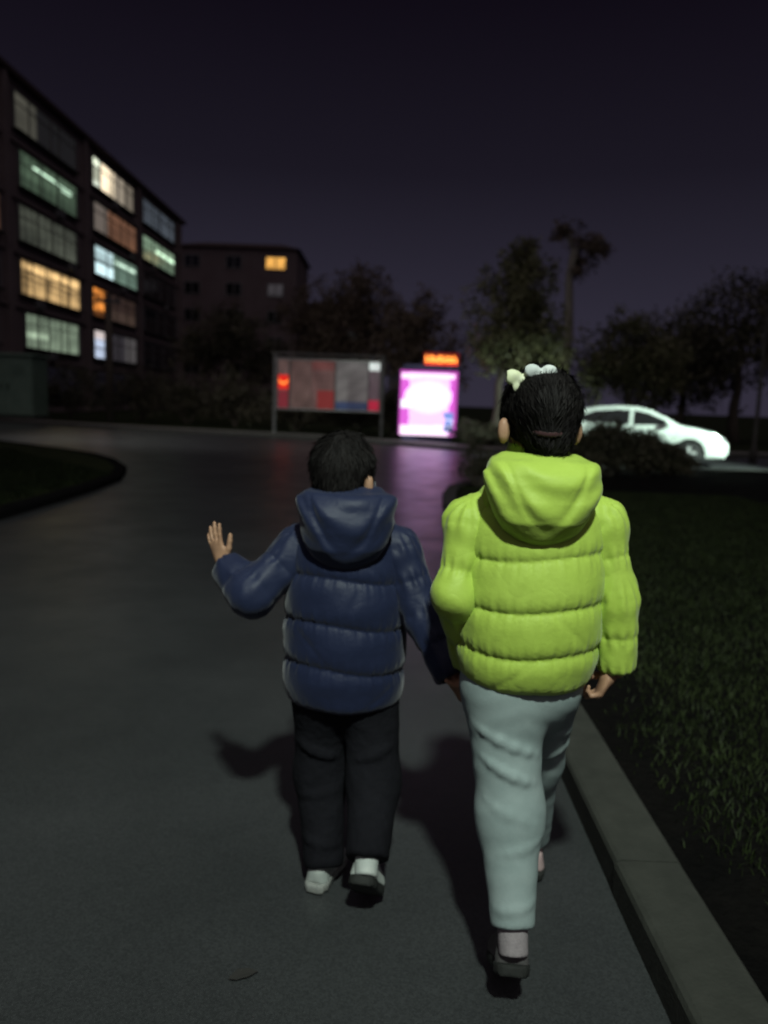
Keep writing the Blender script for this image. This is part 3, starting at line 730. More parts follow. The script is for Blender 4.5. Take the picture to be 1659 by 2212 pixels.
# ================================================================== white car
def poly_sd(px, pz, pts):
    pts = np.array(pts, float); n = len(pts); d = np.full(len(px), 1e9); sgn = np.ones(len(px))
    q = np.stack([px, pz], 1)
    for i in range(n):
        a, b = pts[i], pts[i - 1]; e_ = b - a; w_ = q - a
        t = np.clip((w_ @ e_) / (e_ @ e_), 0, 1); bb = w_ - t[:, None] * e_; d = np.minimum(d, (bb * bb).sum(1))
        c1 = q[:, 1] >= a[1]; c2 = q[:, 1] < b[1]; c3 = e_[0] * w_[:, 1] > e_[1] * w_[:, 0]
        f = (c1 & c2 & c3) | (~c1 & ~c2 & ~c3); sgn[f] *= -1
    return sgn * np.sqrt(d)
def inside(px, pz, pts): return poly_sd(px, pz, pts) < 0
YAW = R(21); cdir = np.array([math.cos(YAW), -math.sin(YAW), 0]); cy_ = np.array([math.sin(YAW), math.cos(YAW), 0])
wheel_at = np.array([7.62, 19.45, 0]); car_o = wheel_at + cy_ * .76 - cdir * 1.38
paint = mat('white_car_paint', (.60, .67, .62), rough=.25, spec=.5, coat=.7)
glass_car = mat('car_glass', (.006, .008, .008), rough=.05, spec=.7)
rubber = mat('tyre_rubber', (.015, .015, .015), rough=.85); alloy = mat('alloy', (.6, .62, .6), rough=.4, metal=.35)
chrome = mat('headlight_lens', (.5, .52, .52), rough=.08, metal=.6); grille_m = mat('grille', (.01, .01, .01), rough=.5)
PROF = [(-2.26, .26), (-2.31, .45), (-2.31, .72), (-2.26, .95), (-2.17, 1.06), (-1.90, 1.16), (-1.42, 1.36), (-.95, 1.45), (-.40, 1.49), (.05, 1.475), (.40, 1.40),
        (.80, 1.22), (1.18, 1.02), (1.55, .97), (1.95, .87), (2.20, .74), (2.30, .58), (2.30, .38), (2.22, .24), (1.6, .20), (-1.6, .20)]
def halfw(x, z):
    top = np.interp(z, [.2, .45, .75, .95, 1.05, 1.45], [.84, .885, .90, .87, .83, .60])
    end = 1 - .16 * np.clip((np.abs(x) - 1.5) / .8, 0, 1) ** 2.2
    return top * end
def car_f(P):
    x, y, z = P[:, 0], P[:, 1], P[:, 2]
    d = smax(poly_sd(x, z, PROF) + .05, np.abs(y) - halfw(x, z) + .05, .10) - .05
    d = smax(d, -(z - .20), .04)
    for ax_ in (1.38, -1.30):
        wc = np.sqrt((x - ax_) ** 2 + (z - .33) ** 2) - .375
        wc = np.maximum(wc, -(np.abs(y) - .56)); d = smax(d, -wc, .015)
    cr_ = np.abs(z - .80 - .03 * x) ; d = d - .010 * np.exp(-(cr_ / .04) ** 2) * (np.abs(x) < 2.1)
    for xs in (1.02, .02, -.98):
        d = d + .012 * np.exp(-((x - xs) / .012) ** 2) * ((z > .30) & (z < 1.0) & (np.abs(y) > .7))
    return d
Pc, Fc = surf(car_f, (-2.42, -1.0, .14), (2.42, 1.0, 1.56), .022)
cen = Pc[Fc].mean(1); fn_ = np.cross(Pc[Fc[:, 2]] - Pc[Fc[:, 0]], Pc[Fc[:, 3]] - Pc[Fc[:, 1]]); fn_ /= np.linalg.norm(fn_, axis=1)[:, None] + 1e-12
X_, Y_, Z_ = cen.T
side = np.abs(fn_[:, 1]) > .45
win_front = inside(X_, Z_, [(-.02, 1.0), (-.02, 1.385), (.36, 1.315), (.72, 1.17), (.98, 1.03)]) & side
win_rear = inside(X_, Z_, [(-.10, 1.0), (-.10, 1.39), (-.55, 1.375), (-1.0, 1.33), (-1.36, 1.18), (-1.45, 1.05)]) & side
lab = np.zeros(len(Fc), int)
lab[win_front & (Y_ < 0)] = 1; lab[win_front & (Y_ > 0)] = 2; lab[win_rear & (Y_ < 0)] = 3; lab[win_rear & (Y_ > 0)] = 4
wsd = ~side & (X_ > .42) & (X_ < 1.14) & (Z_ > 1.02) & (np.abs(Y_) < halfw(X_, Z_) - .06); lab[wsd] = 5
rsd = ~side & (X_ < -.95) & (X_ > -1.68) & (Z_ > 1.08) & (np.abs(Y_) < halfw(X_, Z_) - .07); lab[rsd] = 6
hl = (X_ > 1.88) & (np.abs(Y_) > .48) & inside(X_, Z_, [(1.86, .74), (2.36, .62), (2.36, .74), (1.95, .83)]); lab[hl & (Y_ < 0)] = 7; lab[hl & (Y_ > 0)] = 8
gr_ = (X_ > 2.1) & (np.abs(Y_) < .46) & (Z_ > .56) & (Z_ < .72); lab[gr_] = 9
lo_ = (X_ > 2.1) & (Z_ > .27) & (Z_ < .44) & (np.abs(Y_) < .66); lab[lo_] = 10
tl = (X_ < -2.0) & (np.abs(Y_) > .5) & (Z_ > .76) & (Z_ < .92); lab[tl & (Y_ < 0)] = 11; lab[tl & (Y_ > 0)] = 12
car = empty('white_car', car_o); tag(car, 'white sedan car parked behind bushes on the right, facing right', 'car')
def cw(P): P = np.asarray(P, float); return car_o + P[:, :1] * cdir + P[:, 1:2] * cy_ + P[:, 2:3] * np.array([0, 0, 1.0])
tail_m = mat('tail_lamp', (.25, .01, .01), rough=.15)
names = ['body', 'side_window', 'side_window', 'side_window', 'side_window', 'windshield', 'rear_window', 'headlight', 'headlight', 'grille', 'lower_grille', 'tail_light', 'tail_light']
cm = [paint] + [glass_car] * 6 + [chrome] * 2 + [grille_m] * 2 + [tail_m] * 2
for i in range(13):
    f = Fc[lab == i]
    if len(f) == 0: continue
    u, inv = np.unique(f, return_inverse=True)
    obj(names[i], cw(Pc[u]), inv.reshape(f.shape), cm[i], car, smooth=True)
def cbox(lo, hi, bev): m = MB().box(lo, hi, bev); m.V = [tuple(v) for v in cw(m.V)]; return m
for s in (-1, 1):
    y = s * .93
    cbox((.78, min(y, y - s * .02) - .09, 1.0), (.92, max(y, y - s * .02) + .07, 1.12), .03).build('door_mirror', paint, car)
    for x in (.10, -.88): cbox((x, s * .905 - .014, .86), (x + .17, s * .905 + .014, .885), .008).build('door_handle', paint, car)
    for ax_ in (1.38, -1.30):
        yc = s * .79
        m = MB(); m.lathe([(.20, -.1), (.27, -.105), (.318, -.085), (.325, -.03), (.325, .03), (.318, .085), (.27, .105), (.20, .1)], (ax_, yc, .325), 32, 'y'); m.V = [tuple(v) for v in cw(m.V)]
        tyre = m.build('tyre', rubber, car, smooth=True)
        rm = MB(); rm.lathe([(.03, -s * .0 - .02), (.06, .06), (.06, .075)], (ax_, yc + s * .02, .325), 16, 'y')
        ring = [(.185, -.09), (.215, -.09), (.215, .09), (.185, .09)]
        rm.lathe(ring[:2] + ring[2:], (ax_, yc, .325), 32, 'y')
        for k_ in range(5):
            a = k_ * 2 * math.pi / 5 + .3
            for da in (-.16, .16):
                p0 = np.array([ax_ + .05 * math.cos(a), yc + s * .085, .325 + .05 * math.sin(a)]); p1 = np.array([ax_ + .2 * math.cos(a + da), yc + s * .10, .325 + .2 * math.sin(a + da)])
                rm.tube([p0, p1], [.026, .022], 6)
        rm.V = [tuple(v) for v in cw(rm.V)]; rm.build('rim', alloy, tyre)
        bk = MB(); bk.lathe([(.184, -.03), (.184, .03)], (ax_, yc + s * .01, .325), 24, 'y'); bk.V = [tuple(v) for v in cw(bk.V)]; bk.build('wheel_disc', grille_m, tyre)

# ================================================================== the two children
skin = mat('skin', (.31, .175, .105), (.36, .21, .135), scale=30, rough=.5, spec=.3)
eye_m = mat('eye', (.05, .04, .04), rough=.1)

def puff(t, p=3.8): return 1 - np.abs(2 * np.clip(t, 0, 1) - 1) ** p

def smooth_tab(tab):
    tab = np.array(tab, float); z = np.linspace(tab[0, 0], tab[-1, 0], 300)
    out = []
    for c in range(1, tab.shape[1]):
        v = np.interp(z, tab[:, 0], tab[:, c]); k_ = np.ones(25) / 25
        vp = np.r_[np.full(12, v[0]) * 2 - v[1:13][::-1], v, np.full(12, v[-1]) * 2 - v[-13:-1][::-1]]; out.append(np.convolve(vp, k_, 'valid'))
    return z, out

def torso_fn(tab, seams, tx, ty, amp, seed, hem_z, sway=0):
    z_, cols = smooth_tab(tab); seams = np.array(seams)
    def fn(P):
        a = np.interp(P[:, 2], z_, cols[0]); b = np.interp(P[:, 2], z_, cols[1]); dy = np.interp(P[:, 2], z_, cols[2])
        x = P[:, 0] - tx; y = P[:, 1] - ty - dy
        zz = P[:, 2] + .010 * wav(P, 13, seed, 4) + sway * x + .006 * np.sin(x * 17 + seed)
        i = np.clip(np.searchsorted(seams, zz) - 1, 0, len(seams) - 2)
        hgt = seams[i + 1] - seams[i]; t = (zz - seams[i]) / hgt
        pf = puff(t ** .88) * amp * np.clip(hgt / .11, .5, 1.15)
        ds = np.minimum(np.abs(zz - seams[i]), np.abs(zz - seams[i + 1]))
        th = np.arctan2(y, x)
        pk = .0012 * np.exp(-(ds / .030) ** 2) * (np.sin(th * 27 + 3 * wav(P, 20, seed + 3, 3)) + .8 * np.sin(th * 52 + 2 * wav(P, 30, seed + 8, 3)))
        wr = .0050 * wav(P, 26, seed + 1, 6, (1, 1, 2.0)) + .0018 * wav(P, 70, seed + 2, 6)
        sg = np.where(i % 2 == 0, 1.0, -.7); x0 = .09 * np.sin(i * 2.3 + seed)
        diag = .0022 * np.exp(-((x - x0 + (zz - seams[i] - hgt * .4) * (1.1 + .5 * np.sin(i * 1.7)) * sg) / .011) ** 2) * puff(t, 2)
        q = np.sqrt((x / a) ** 2 + (y / b) ** 2); rr = np.sqrt(x * x + y * y) + 1e-9
        d = (q - 1) * rr / np.maximum(q, .3)
        d = d - pf + pk - wr * puff(t, 2) + diag
        return smax(d, hem_z - P[:, 2] + .0022 * np.sin(th * 5 + seed), .03)
    return fn

def sleeve_fn(pts, rad, nb, amp, seed, cuff=.9):
    pts = [np.array(p, float) for p in pts]
    seg = [np.linalg.norm(b - a) for a, b in zip(pts[:-1], pts[1:])]; S = np.r_[0, np.cumsum(seg)]
    def fn(P):
        best = None
        for i in range(len(seg)):
            a, b = pts[i], pts[i + 1]; ba = b - a
            t = np.clip((P - a) @ ba / (ba @ ba), 0, 1); v = P - a - t[:, None] * ba
            s = S[i] + t * seg[i] + .006 * wav(P, 25, seed, 3)
            fr = np.clip(s / S[-1], 0, .9999) * nb; f = fr - np.floor(fr)
            r_ = np.interp(S[i] + t * seg[i], S, rad) + amp * puff(f) - amp * .5
            th = np.arctan2(v @ np.array([.3, .9, .3]), v @ np.array([.9, -.3, 0]))
            r_ = r_ - .003 * np.exp(-(np.minimum(f, 1 - f) * S[-1] / nb / .022) ** 2) * np.sin(th * 11 + seed + 2 * wav(P, 18, seed + 4, 3))
            d = np.linalg.norm(v, axis=1) - r_
            best = d if best is None else smin(best, d, .035)
        best = best - .0045 * wav(P, 34, seed + 1, 6) - .0022 * wav(P, 85, seed + 2, 5)
        dr = (pts[-1] - pts[-2]) / seg[-1]
        best = smax(best, (P - pts[-1]) @ dr - .004, .012)
        return smax(best, -cone(P, pts[-1] - dr * .035, pts[-1] + dr * .05, rad[-1] * .66, rad[-1] * .66), .008)
    return fn

def bounds(pts, pad):
    p = np.array(pts); return p.min(0) - pad, p.max(0) + pad

def hand_fn(w, d, n, s, k, curl, spread, thumb=(.55, .8, .2)):
    """w wrist, d finger direction, n palm normal, s thumb side; curl = bend per joint for 4 fingers"""
    d = np.array(d, float); d /= np.linalg.norm(d); n = np.array(n, float); n -= d * (n @ d); n /= np.linalg.norm(n)
    s_ = np.cross(n, d); s_ = s_ if s_ @ np.array(s, float) > 0 else -s_
    w = np.array(w, float); Rm = np.stack([d, s_, n], 1)
    caps = []
    offs = [.029, .010, -.010, -.028]; lens = [.070, .078, .072, .056]; rad = [.0090, .0092, .0088, .0078]
    for i in range(4):
        p = w + (d * (.088 - .004 * abs(i - 1)) + s_ * offs[i]) * k; a = 0
        dd0 = d + s_ * spread * (1.5 - i); dd0 /= np.linalg.norm(dd0)
        for j, f in enumerate((.45, .31, .24)):
            a += curl[i] * (.8, 1.1, .7)[j]
            dd = dd0 * math.cos(a) + n * math.sin(a); e_ = p + dd * lens[i] * f * k * 1.06
            caps.append((p, e_, rad[i] * k * (1 - .08 * j), rad[i] * k * (.92 - .08 * j))); p = e_
    p = w + (d * .028 + s_ * .028 + n * .004) * k; dd = d * thumb[0] + s_ * thumb[1] + n * thumb[2]; dd /= np.linalg.norm(dd)
    for j, L in enumerate((.034, .030, .024)):
        if j: dd = dd * .85 + d * .4 + n * thumb[2] * .6; dd /= np.linalg.norm(dd)
        e_ = p + dd * L * k; caps.append((p, e_, (.0125 - .001 * j) * k, (.0112 - .0015 * j) * k)); p = e_
    def fn(P):
        q = ell(P, w + d * .05 * k, np.array([.056, .042, .0165]) * k, Rm)
        q = smin(q, cone(P, w - d * .09, w + d * .02 * k, .021 * k, .023 * k), .02)
        f = None
        for c in caps:
            v = cone(P, *c); f = v if f is None else smin(f, v, .003)
        return smin(q, f, .006)
    ends = np.array([c[1] for c in caps] + [w, w - d * .09])
    return fn, ends.min(0) - .025, ends.max(0) + .025

def join(parts):
    V = []; F = []; n = 0
    for v, f in parts: V.append(v); F.append(f + n); n += len(v)
    return np.concatenate(V), np.concatenate(F)

def shoe_geo(heel, toe, k, lift=0):
    """heel/toe ground-contact points of the sole (world); returns frame"""
    heel = np.array(heel, float); toe = np.array(toe, float); u = toe - heel; L = np.linalg.norm(u); u /= L
    side = np.cross(u, [0, 0, 1.0]); side /= np.linalg.norm(side); up = np.cross(side, u)
    Rm = np.stack([u, side, up], 1)
    def loc(P): return (P - heel) @ Rm
    wid = lambda x: np.interp(x / L, [-.05, 0, .12, .35, .7, .88, 1.0, 1.05], [.012, .024, .031, .028, .038, .034, .016, .006]) * k
    def sole(P):
        q = loc(P); d = np.abs(q[:, 1]) - wid(q[:, 0]); d = np.maximum(d, np.maximum(-q[:, 0] - .004, q[:, 0] - L - .004))
        gro = .003 * (np.sin(q[:, 0] * 260) > .3) * (q[:, 2] < .008)
        return smax(d - .004, np.abs(q[:, 2] - .013) - .013 + gro, .006)
    def upper(P):
        q = loc(P); top = np.interp(q[:, 0] / L, [-.05, 0, .15, .38, .6, .85, 1.02], [.05, .075, .082, .080, .058, .042, .028]) * k
        w_ = wid(q[:, 0]) * np.interp(q[:, 2] / (.08 * k), [0, .35, 1], [1.0, 1.04, .72])
        d = smax(np.abs(q[:, 1]) - w_, q[:, 2] - top, .02); d = smax(d, .018 - q[:, 2], .004); d = smax(d, np.maximum(-q[:, 0] + .002, q[:, 0] - L), .02)
        hole = ell(P, heel + Rm @ np.array([L * .2, 0, .095 * k]), np.array([.045, .024, .03]) * k, Rm); d = smax(d, -hole, .006)
        return d - .0015 * wav(P, 90, 5, 5)
    lo, hi = bounds([heel, toe, heel + up * .1, toe + up * .06], .06)
    return sole, upper, lo, hi, (heel, u, side, up, L)

def add_shoe(parent, heel, toe, k, m_up, m_sole):
    so_, up_, lo, hi, (h_, u, sd, up, L) = shoe_geo(heel, toe, k)
    P, F = surf(up_, lo, hi, .0045); s = obj('shoe', P, F, m_up, parent, smooth=True)
    P, F = surf(so_, lo, hi, .0045); obj('sole', P, F, m_sole, s, smooth=True)
    m = MB()
    for i in range(4):
        c = h_ + u * L * (.48 + i * .075) + up * (.082 - .010 * i) * k
        m.tube([c - sd * .02 * k, c + up * .004, c + sd * .02 * k], .0028, 6)
    m.build('laces', m_up, s)

def hair_obj(parent, fn, lo, hi, seed, n, flow, mat_):
    P, F = surf(fn, lo, hi, .0045); g = np.random.default_rng(seed)
    e_ = 1e-3; i = g.integers(0, len(P), n); p = P[i]
    nr = np.stack([fn(p + np.eye(3)[a] * e_) - fn(p - np.eye(3)[a] * e_) for a in range(3)], 1); nr /= np.linalg.norm(nr, axis=1)[:, None] + 1e-9
    f = flow(p); f = f - nr * (f * nr).sum(1)[:, None]; f /= np.linalg.norm(f, axis=1)[:, None] + 1e-9
    f = f + g.normal(size=f.shape) * .13
    s = np.cross(nr, f); s /= np.linalg.norm(s, axis=1)[:, None] + 1e-9
    L = (.012 + .022 * g.random(n))[:, None]; W = .0011
    up_ = np.where(g.random(n) < .12, 3.0, 1.0)[:, None]; f = f + nr * (up_ - 1) * .12
    V = np.stack([p - s * W, p + s * W, p + f * L * .55 + nr * (.0008 + .002 * g.random(n))[:, None] + s * W * .7, p + f * L + nr * (.0006 + .0035 * g.random(n))[:, None]], 1).reshape(-1, 3)
    F2 = np.arange(4 * n).reshape(n, 4)
    V, F = join([(P, F), (V, F2)])
    return obj('hair', V, F, mat_, parent, smooth=True)

hair_m = mat('black_hair', (.005, .0042, .0042), (.009, .0075, .007), scale=60, rough=.72, spec=.16, stretch=(1, 1, .2))

def yawed(fn, c, a):
    c = np.array(c, float); Rz = np.array([[math.cos(a), -math.sin(a), 0], [math.sin(a), math.cos(a), 0], [0, 0, 1.0]])
    return lambda P: fn((P - c) @ Rz + c)

def head_fn(c, k):
    """child head facing +Y; c = head centre"""
    c = np.array(c, float)
    def fn(P):
        d = ell(P, c + [0, -.008 * k, .020 * k], np.array([.074, .092, .086]) * k)
        d = smin(d, ell(P, c + [0, .022 * k, -.045 * k], np.array([.056, .062, .066]) * k), .03)
        d = smin(d, ell(P, c + [0, .083 * k, -.022 * k], np.array([.011, .016, .020]) * k), .012)
        d = smin(d, ell(P, c + [0, .079 * k, -.058 * k], np.array([.020, .009, .008]) * k), .008)
        d = smin(d, ell(P, c + [0, .060 * k, -.093 * k], np.array([.022, .018, .014]) * k), .02)
        for s in (-1, 1):
            d = smax(d, -ell(P, c + [s * .030 * k, .092 * k, .004 * k], np.array([.015, .012, .010]) * k), .012)
            ear = ell(P, c + [s * .088 * k, -.014 * k, -.040 * k], np.array([.015, .013, .030]) * k)
            ear = smax(ear, -ell(P, c + [s * .094 * k, .004 * k, -.036 * k], np.array([.010, .011, .018]) * k), .004)
            d = smin(d, ear, .008)
        return d
    return fn

def body_obj(name, base, head_c, hk, tor, arms, legs, hands, neck_r, yaw=0):
    """continuous skin surface; arms/legs are joint lists"""
    hf = yawed(head_fn(head_c, hk), head_c, yaw); hc = np.array(head_c)
    def fn(P):
        d = hf(P)
        d = smin(d, cone(P, hc + [0, -.015, -.07], tor[0], neck_r, neck_r * 1.15), .025)
        d = smin(d, cone(P, tor[0] - np.array([0, 0, .06]), tor[1], .085, .09), .03)
        for a in arms:
            d = smin(d, cone(P, a[0], a[1], .036, .030), .02); d = smin(d, cone(P, a[1], a[2], .030, .021), .015)
        for l in legs:
            d = smin(d, cone(P, l[0], l[1], .062, .045), .02); d = smin(d, cone(P, l[1], l[2], .042, .026), .015)
        return d
    allp = [head_c, tor[0], tor[1]] + [p for a in arms for p in a] + [p for l in legs for p in l]
    lo, hi = bounds(allp, .13)
    parts = [surf(fn, lo, hi, .0065)]
    # finer head so that the ears and face hold their shape
    for hfn, l_, h_ in hands: parts.append(surf(hfn, l_, h_, .0028))
    V, F = join(parts)
    idx = np.zeros(len(F), int)
    for s in (-1, 1):
        m = MB(); m.lathe([(.001, -.008), (.006, -.005), (.008, 0), (.006, .005), (.001, .008)], hc + np.array([s * .030, .079, .004]) * hk, 10)
    o = obj(name, V, F, skin, None, base, smooth=True)
    return o

def head_patch(parent_fn): pass

# ---------------- older child, lime jacket
ty = 1.765
gx = at(1163, 1300, 1.66)[0]
gb = np.array([at(1120, 2080, 1.66)[0], 1.72, 0])
gh = at(1164, 893, 1.75)
T0 = np.array([gx, ty, 1.20]); T1 = np.array([gx - .01, ty, .74])
gL = [at(1016, 1118, 1.76), at(984, 1285, 1.72), at(1016, 1425, 1.86)]
gR = [at(1298, 1122, 1.76), at(1330, 1290, 1.74), at(1332, 1447, 1.74)]
g_legL = [np.array([at(1085, 1480, 1.76)[0], 1.765, .70]), np.array([at(1100, 1770, 1.70)[0], 1.70, .40]), np.array([at(1108, 2030, 1.575)[0], 1.575, .165])]
g_legR = [np.array([at(1178, 1480, 1.76)[0], 1.775, .70]), np.array([at(1148, 1720, 1.93)[0], 1.94, .42]), np.array([at(1146, 1830, 2.10)[0], 2.10, .10])]
hR = hand_fn(gR[2] + [-.012, 0, .0], (-.42, .02, -1), (-1, .25, .3), (0, 1, 0), .76, (.95, 1.0, 1.05, 1.1), .03, (.6, .35, .7))
hL = hand_fn(gL[2] + [0, .01, 0], (-.12, .35, -1), (-1, .1, .1), (0, 1, 0), .76, (.75, .8, .8, .8), .02, (.6, .5, .5))
girl = body_obj('person', gb, gh, 1.0, (T0, T1), (gL, gR), (g_legL, g_legR), (hR, hL), .042, R(14))
tag(girl, 'child in a lime green puffer jacket and pale jeans, walking away on the right', 'person', 'children walking hand in hand')
lime = mat('lime_nylon', (.335, .475, .065), (.375, .515, .082), scale=5, rough=.55, spec=.25, sheen=.15, bump=.3, bscale=55, bdist=.004, crease=.10)
jt = [(.60, .112, .100, 0), (.705, .138, .120, .0), (.76, .156, .132, -.004), (.85, .163, .136, -.006), (.95, .160, .132, -.006), (1.05, .156, .122, -.004), (1.12, .142, .108, 0), (1.165, .115, .088, 0), (1.20, .080, .072, 0), (1.26, .06, .06, 0)]
jf = torso_fn(jt, [.60, .705, .806, .908, 1.020, 1.135, 1.30], gx, ty, .0095, 3, .706)
P, F = surf(jf, (gx - .24, ty - .22, .66), (gx + .24, ty + .22, 1.27), .0043)
gj = obj('jacket', P, F, lime, girl, smooth=True)
for pts, sd in ((gL, 11), (gR, 12)):
    sf = sleeve_fn([np.array([gx + (pts[0][0] - gx) * .45, ty, pts[0][2] + .034]), pts[0] + [0, 0, -.012], pts[1], pts[2]], [.046, .054, .045, .043], 5, .0045, sd)
    lo, hi = bounds(pts, .10); P, F = surf(sf, lo, hi, .0044); obj('sleeve', P, F, lime, gj, smooth=True)
def hood_fn(cx, cy, zt, zb, wmax, dep, neck_r, seed):
    H_ = zt - zb
    def fn(P):
        x = P[:, 0] - cx; z = P[:, 2]; t = (z - zb) / H_
        a = np.interp(t, [-.15, 0, .07, .18, .36, .58, .80, .95, 1.02, 1.1], [.002, .030, .056, .078, .098, .112, .118, .116, .108, .09]) * wmax / .118
        b = np.interp(t, [-.15, 0, .10, .28, .50, .8, 1.0, 1.1], [.004, .030, .050, .066, .074, .070, .056, .04]) * dep / .074
        yc = cy - .106 + np.interp(t, [0, .3, .7, 1], [.020, 0, .004, .022])
        y = P[:, 1] - yc
        q = np.sqrt((x / a) ** 2 + (y / b) ** 2); d = (q - 1) * np.sqrt(x * x + y * y) / np.maximum(q, .3)
        s = z - zb + .55 * H_ * (1 - np.sqrt(np.clip(1 - (x / (wmax * 1.25)) ** 2, 0, 1)))
        lip = np.exp(-((z - zb - .27 * H_ - 2.1 * x * x / wmax) / (.018)) ** 2); d = d + .006 * lip * (y < 0)
        fold = .0038 * np.sin((z - .9 * x * x / wmax + .35 * x) * 75 + 2 * wav(P, 9, seed, 3)) * np.clip(t * 1.6, 0, 1)
        d = d - fold - .005 * wav(P, 24, seed + 1, 5) - .003 * wav(P, 60, seed + 2, 5)
        # collar ring round the neck
        r_ = np.sqrt(x * x + ((P[:, 1] - cy + .01) * 1.05) ** 2)
        d = smax(d, z - zt + .012 + .006 * wav(P, 20, seed + 5, 3), .03)
        ring = np.sqrt((r_ - neck_r - .022) ** 2 + ((z - (zt - .055)) * .62) ** 2) - .030
        d = smin(d, ring, .03)
        hole = ell(P, (cx, cy - .004, zt + .03), (neck_r + .004, neck_r + .010, .12)); return smax(d, -hole, .015)
    return fn
hf_ = hood_fn(gx - .005, ty, 1.252, 1.048, .128, .080, .062, 21)
P, F = surf(hf_, (gx - .2, ty - .24, .98), (gx + .2, ty + .15, 1.32), .005); obj('hood', P, F, lime, gj, smooth=True)
# zip-free back; trousers
jean = mat('pale_denim', (.215, .275, .27), (.28, .34, .335), scale=7, rough=.88, spec=.12, bump=.25, bscale=320, bdist=.002, crease=.05)
def trouser_fn(hip, legs, rads, waist, seed, wr, hems_, folds=()):
    ridges = []
    for li, t0, a0, t1, a1, rr in folds:
        l, rd = legs[li], rads[li]
        def pt(t, a):
            i = 0 if t < 1 else 1; u = t - i; c = l[i] + (l[i + 1] - l[i]) * u; q = rd[i] + (rd[i + 1] - rd[i]) * u
            return c + np.array([math.sin(a), -math.cos(a), 0]) * (q - .004)
        ps = [pt(t0 + (t1 - t0) * k_ / 5, a0 + (a1 - a0) * k_ / 5) for k_ in range(6)]
        ridges.append((ps, rr))
    def fn(P):
        d = ell(P, hip, waist)
        ds = []
        for l, r_, hems in zip(legs, rads, hems_):
            q = smin(cone(P, l[0], l[1], r_[0], r_[1]), cone(P, l[1], l[2], r_[1], r_[2]), .04)
            dr = (l[2] - l[1]) / np.linalg.norm(l[2] - l[1]); q = smax(q, (P - l[2]) @ dr - hems, .008)
            ds.append(q)
        d = smin(smin(ds[0], ds[1], .012), d, .05)
        for ps, rr in ridges:
            for k_ in range(5): d = smin(d, cone(P, ps[k_], ps[k_ + 1], rr * math.sin(math.pi * (k_ + .35) / 5.7), rr * math.sin(math.pi * (k_ + 1.35) / 5.7)), .014)
        Q = P.copy(); Q[:, 2] = P[:, 2] + .5 * np.abs(P[:, 0] - hip[0])
        cr_ = wav(Q, 34, seed, 4, (.55, .55, 1.0)); cr_ = 1 - 2 * np.abs(cr_)
        return d - wr * .28 * cr_ - wr * .6 * wav(Q, 15, seed + 2, 5) - wr * .25 * wav(Q, 70, seed + 1, 6, (.6, .6, 1.6))
    return fn
tf = trouser_fn(np.array([gx - .012, ty, .70]), (g_legL, g_legR), ((.090, .075, .045), (.088, .072, .050)), (.128, .112, .12), 5, .005, (-.028, -.02), [(0, .26, -1.1, .48, .9, .010), (0, .50, -.9, .68, .7, .010), (0, .82, -.9, 1.0, 1.0, .010), (0, 1.10, 1.1, 1.22, -.5, .008), (0, 1.62, .9, 1.70, -.9, .007), (1, .35, -.6, .5, 1.0, .013), (1, .75, -.4, .62, 1.2, .012)])
lo, hi = bounds(g_legL + g_legR, .16); P, F = surf(tf, lo, hi, .0058)
tr = obj('trousers', P, F, jean, girl, smooth=True)
sockm = mat('lilac_sock', (.22, .195, .205), (.28, .25, .26), scale=60, rough=.95, bump=.4, bscale=180, bdist=.003)
def add_sock(parent, l, m_, ra, rb, up=.13, dn=.03):
    dr = (l[2] - l[1]) / np.linalg.norm(l[2] - l[1]); a_ = l[2] - dr * up; b_ = l[2] + dr * dn
    cf = lambda P: smax(smax(cone(P, a_, b_, ra, rb) - .0015 * wav(P, 90, 3, 5, (.5, .5, 1.8)), (P - b_) @ dr, .006), -((P - a_) @ dr), .006)
    lo, hi = bounds([a_, b_], .07); P, F = surf(cf, lo, hi, .0045); obj('sock', P, F, m_, parent, smooth=True)
for l in (g_legL, g_legR): add_sock(girl, l, sockm, .037, .033, .10, .03)
dark_sole = mat('dark_sole', (.012, .013, .012), (.022, .024, .022), scale=40, rough=.8); gshoe = mat('grey_shoe', (.05, .05, .05), (.09, .085, .085), scale=20, rough=.7)
tx_ = g_legL[2]; add_shoe(girl, (tx_[0] - .004, 1.535, .105), (tx_[0] + .012, 1.715, .012), 1.2, gshoe, dark_sole)
tx_ = g_legR[2]; add_shoe(girl, (tx_[0], 2.045, .004), (tx_[0] + .02, 2.255, .012), 1.05, mat('pink_shoe', (.38, .27, .27), (.45, .34, .33), scale=15, rough=.7), dark_sole)
# hair, tied low with a scrunchie, two pale bows on top
def ghair(P):
    d = ell(P, gh + [0, -.012, .012], (.087, .103, .094))
    d = smin(d, ell(P, gh + [0, -.066, -.052], (.050, .040, .044)), .03)
    d = smin(d, ell(P, gh + [0, -.040, -.085], (.040, .030, .030)), .02)
    d = smax(d, -ell(P, gh + [0, .10, -.03], (.082, .085, .085)), .012)
    for s in (-1, 1): d = smax(d, -ell(P, gh + [s * .100, -.01, -.060], (.040, .06, .052)), .012)
    return d - .0025 * wav(P, 120, 4, 6, (1, 1, .25)) - .003 * wav(P, 40, 6, 4)
gha = hair_obj(girl, yawed(ghair, gh, R(14)), gh + [-.13, -.15, -.16], gh + [.13, .13, .14], 7, 5200, lambda p: np.stack([-(p[:, 0] - gh[0]) * 1.2, np.full(len(p), -.05), np.where(p[:, 2] > gh[2] - .06, -.08, -.05)], 1), hair_m)
m = MB(); c0 = gh + np.array([.006, -.098, -.036])
arc = [gh + np.array([.006 + .040 * math.sin(a), -.066 - .043 * math.cos(a), -.040 - .004 * math.cos(2 * a)]) for a in np.linspace(-1.0, 1.0, 15)]
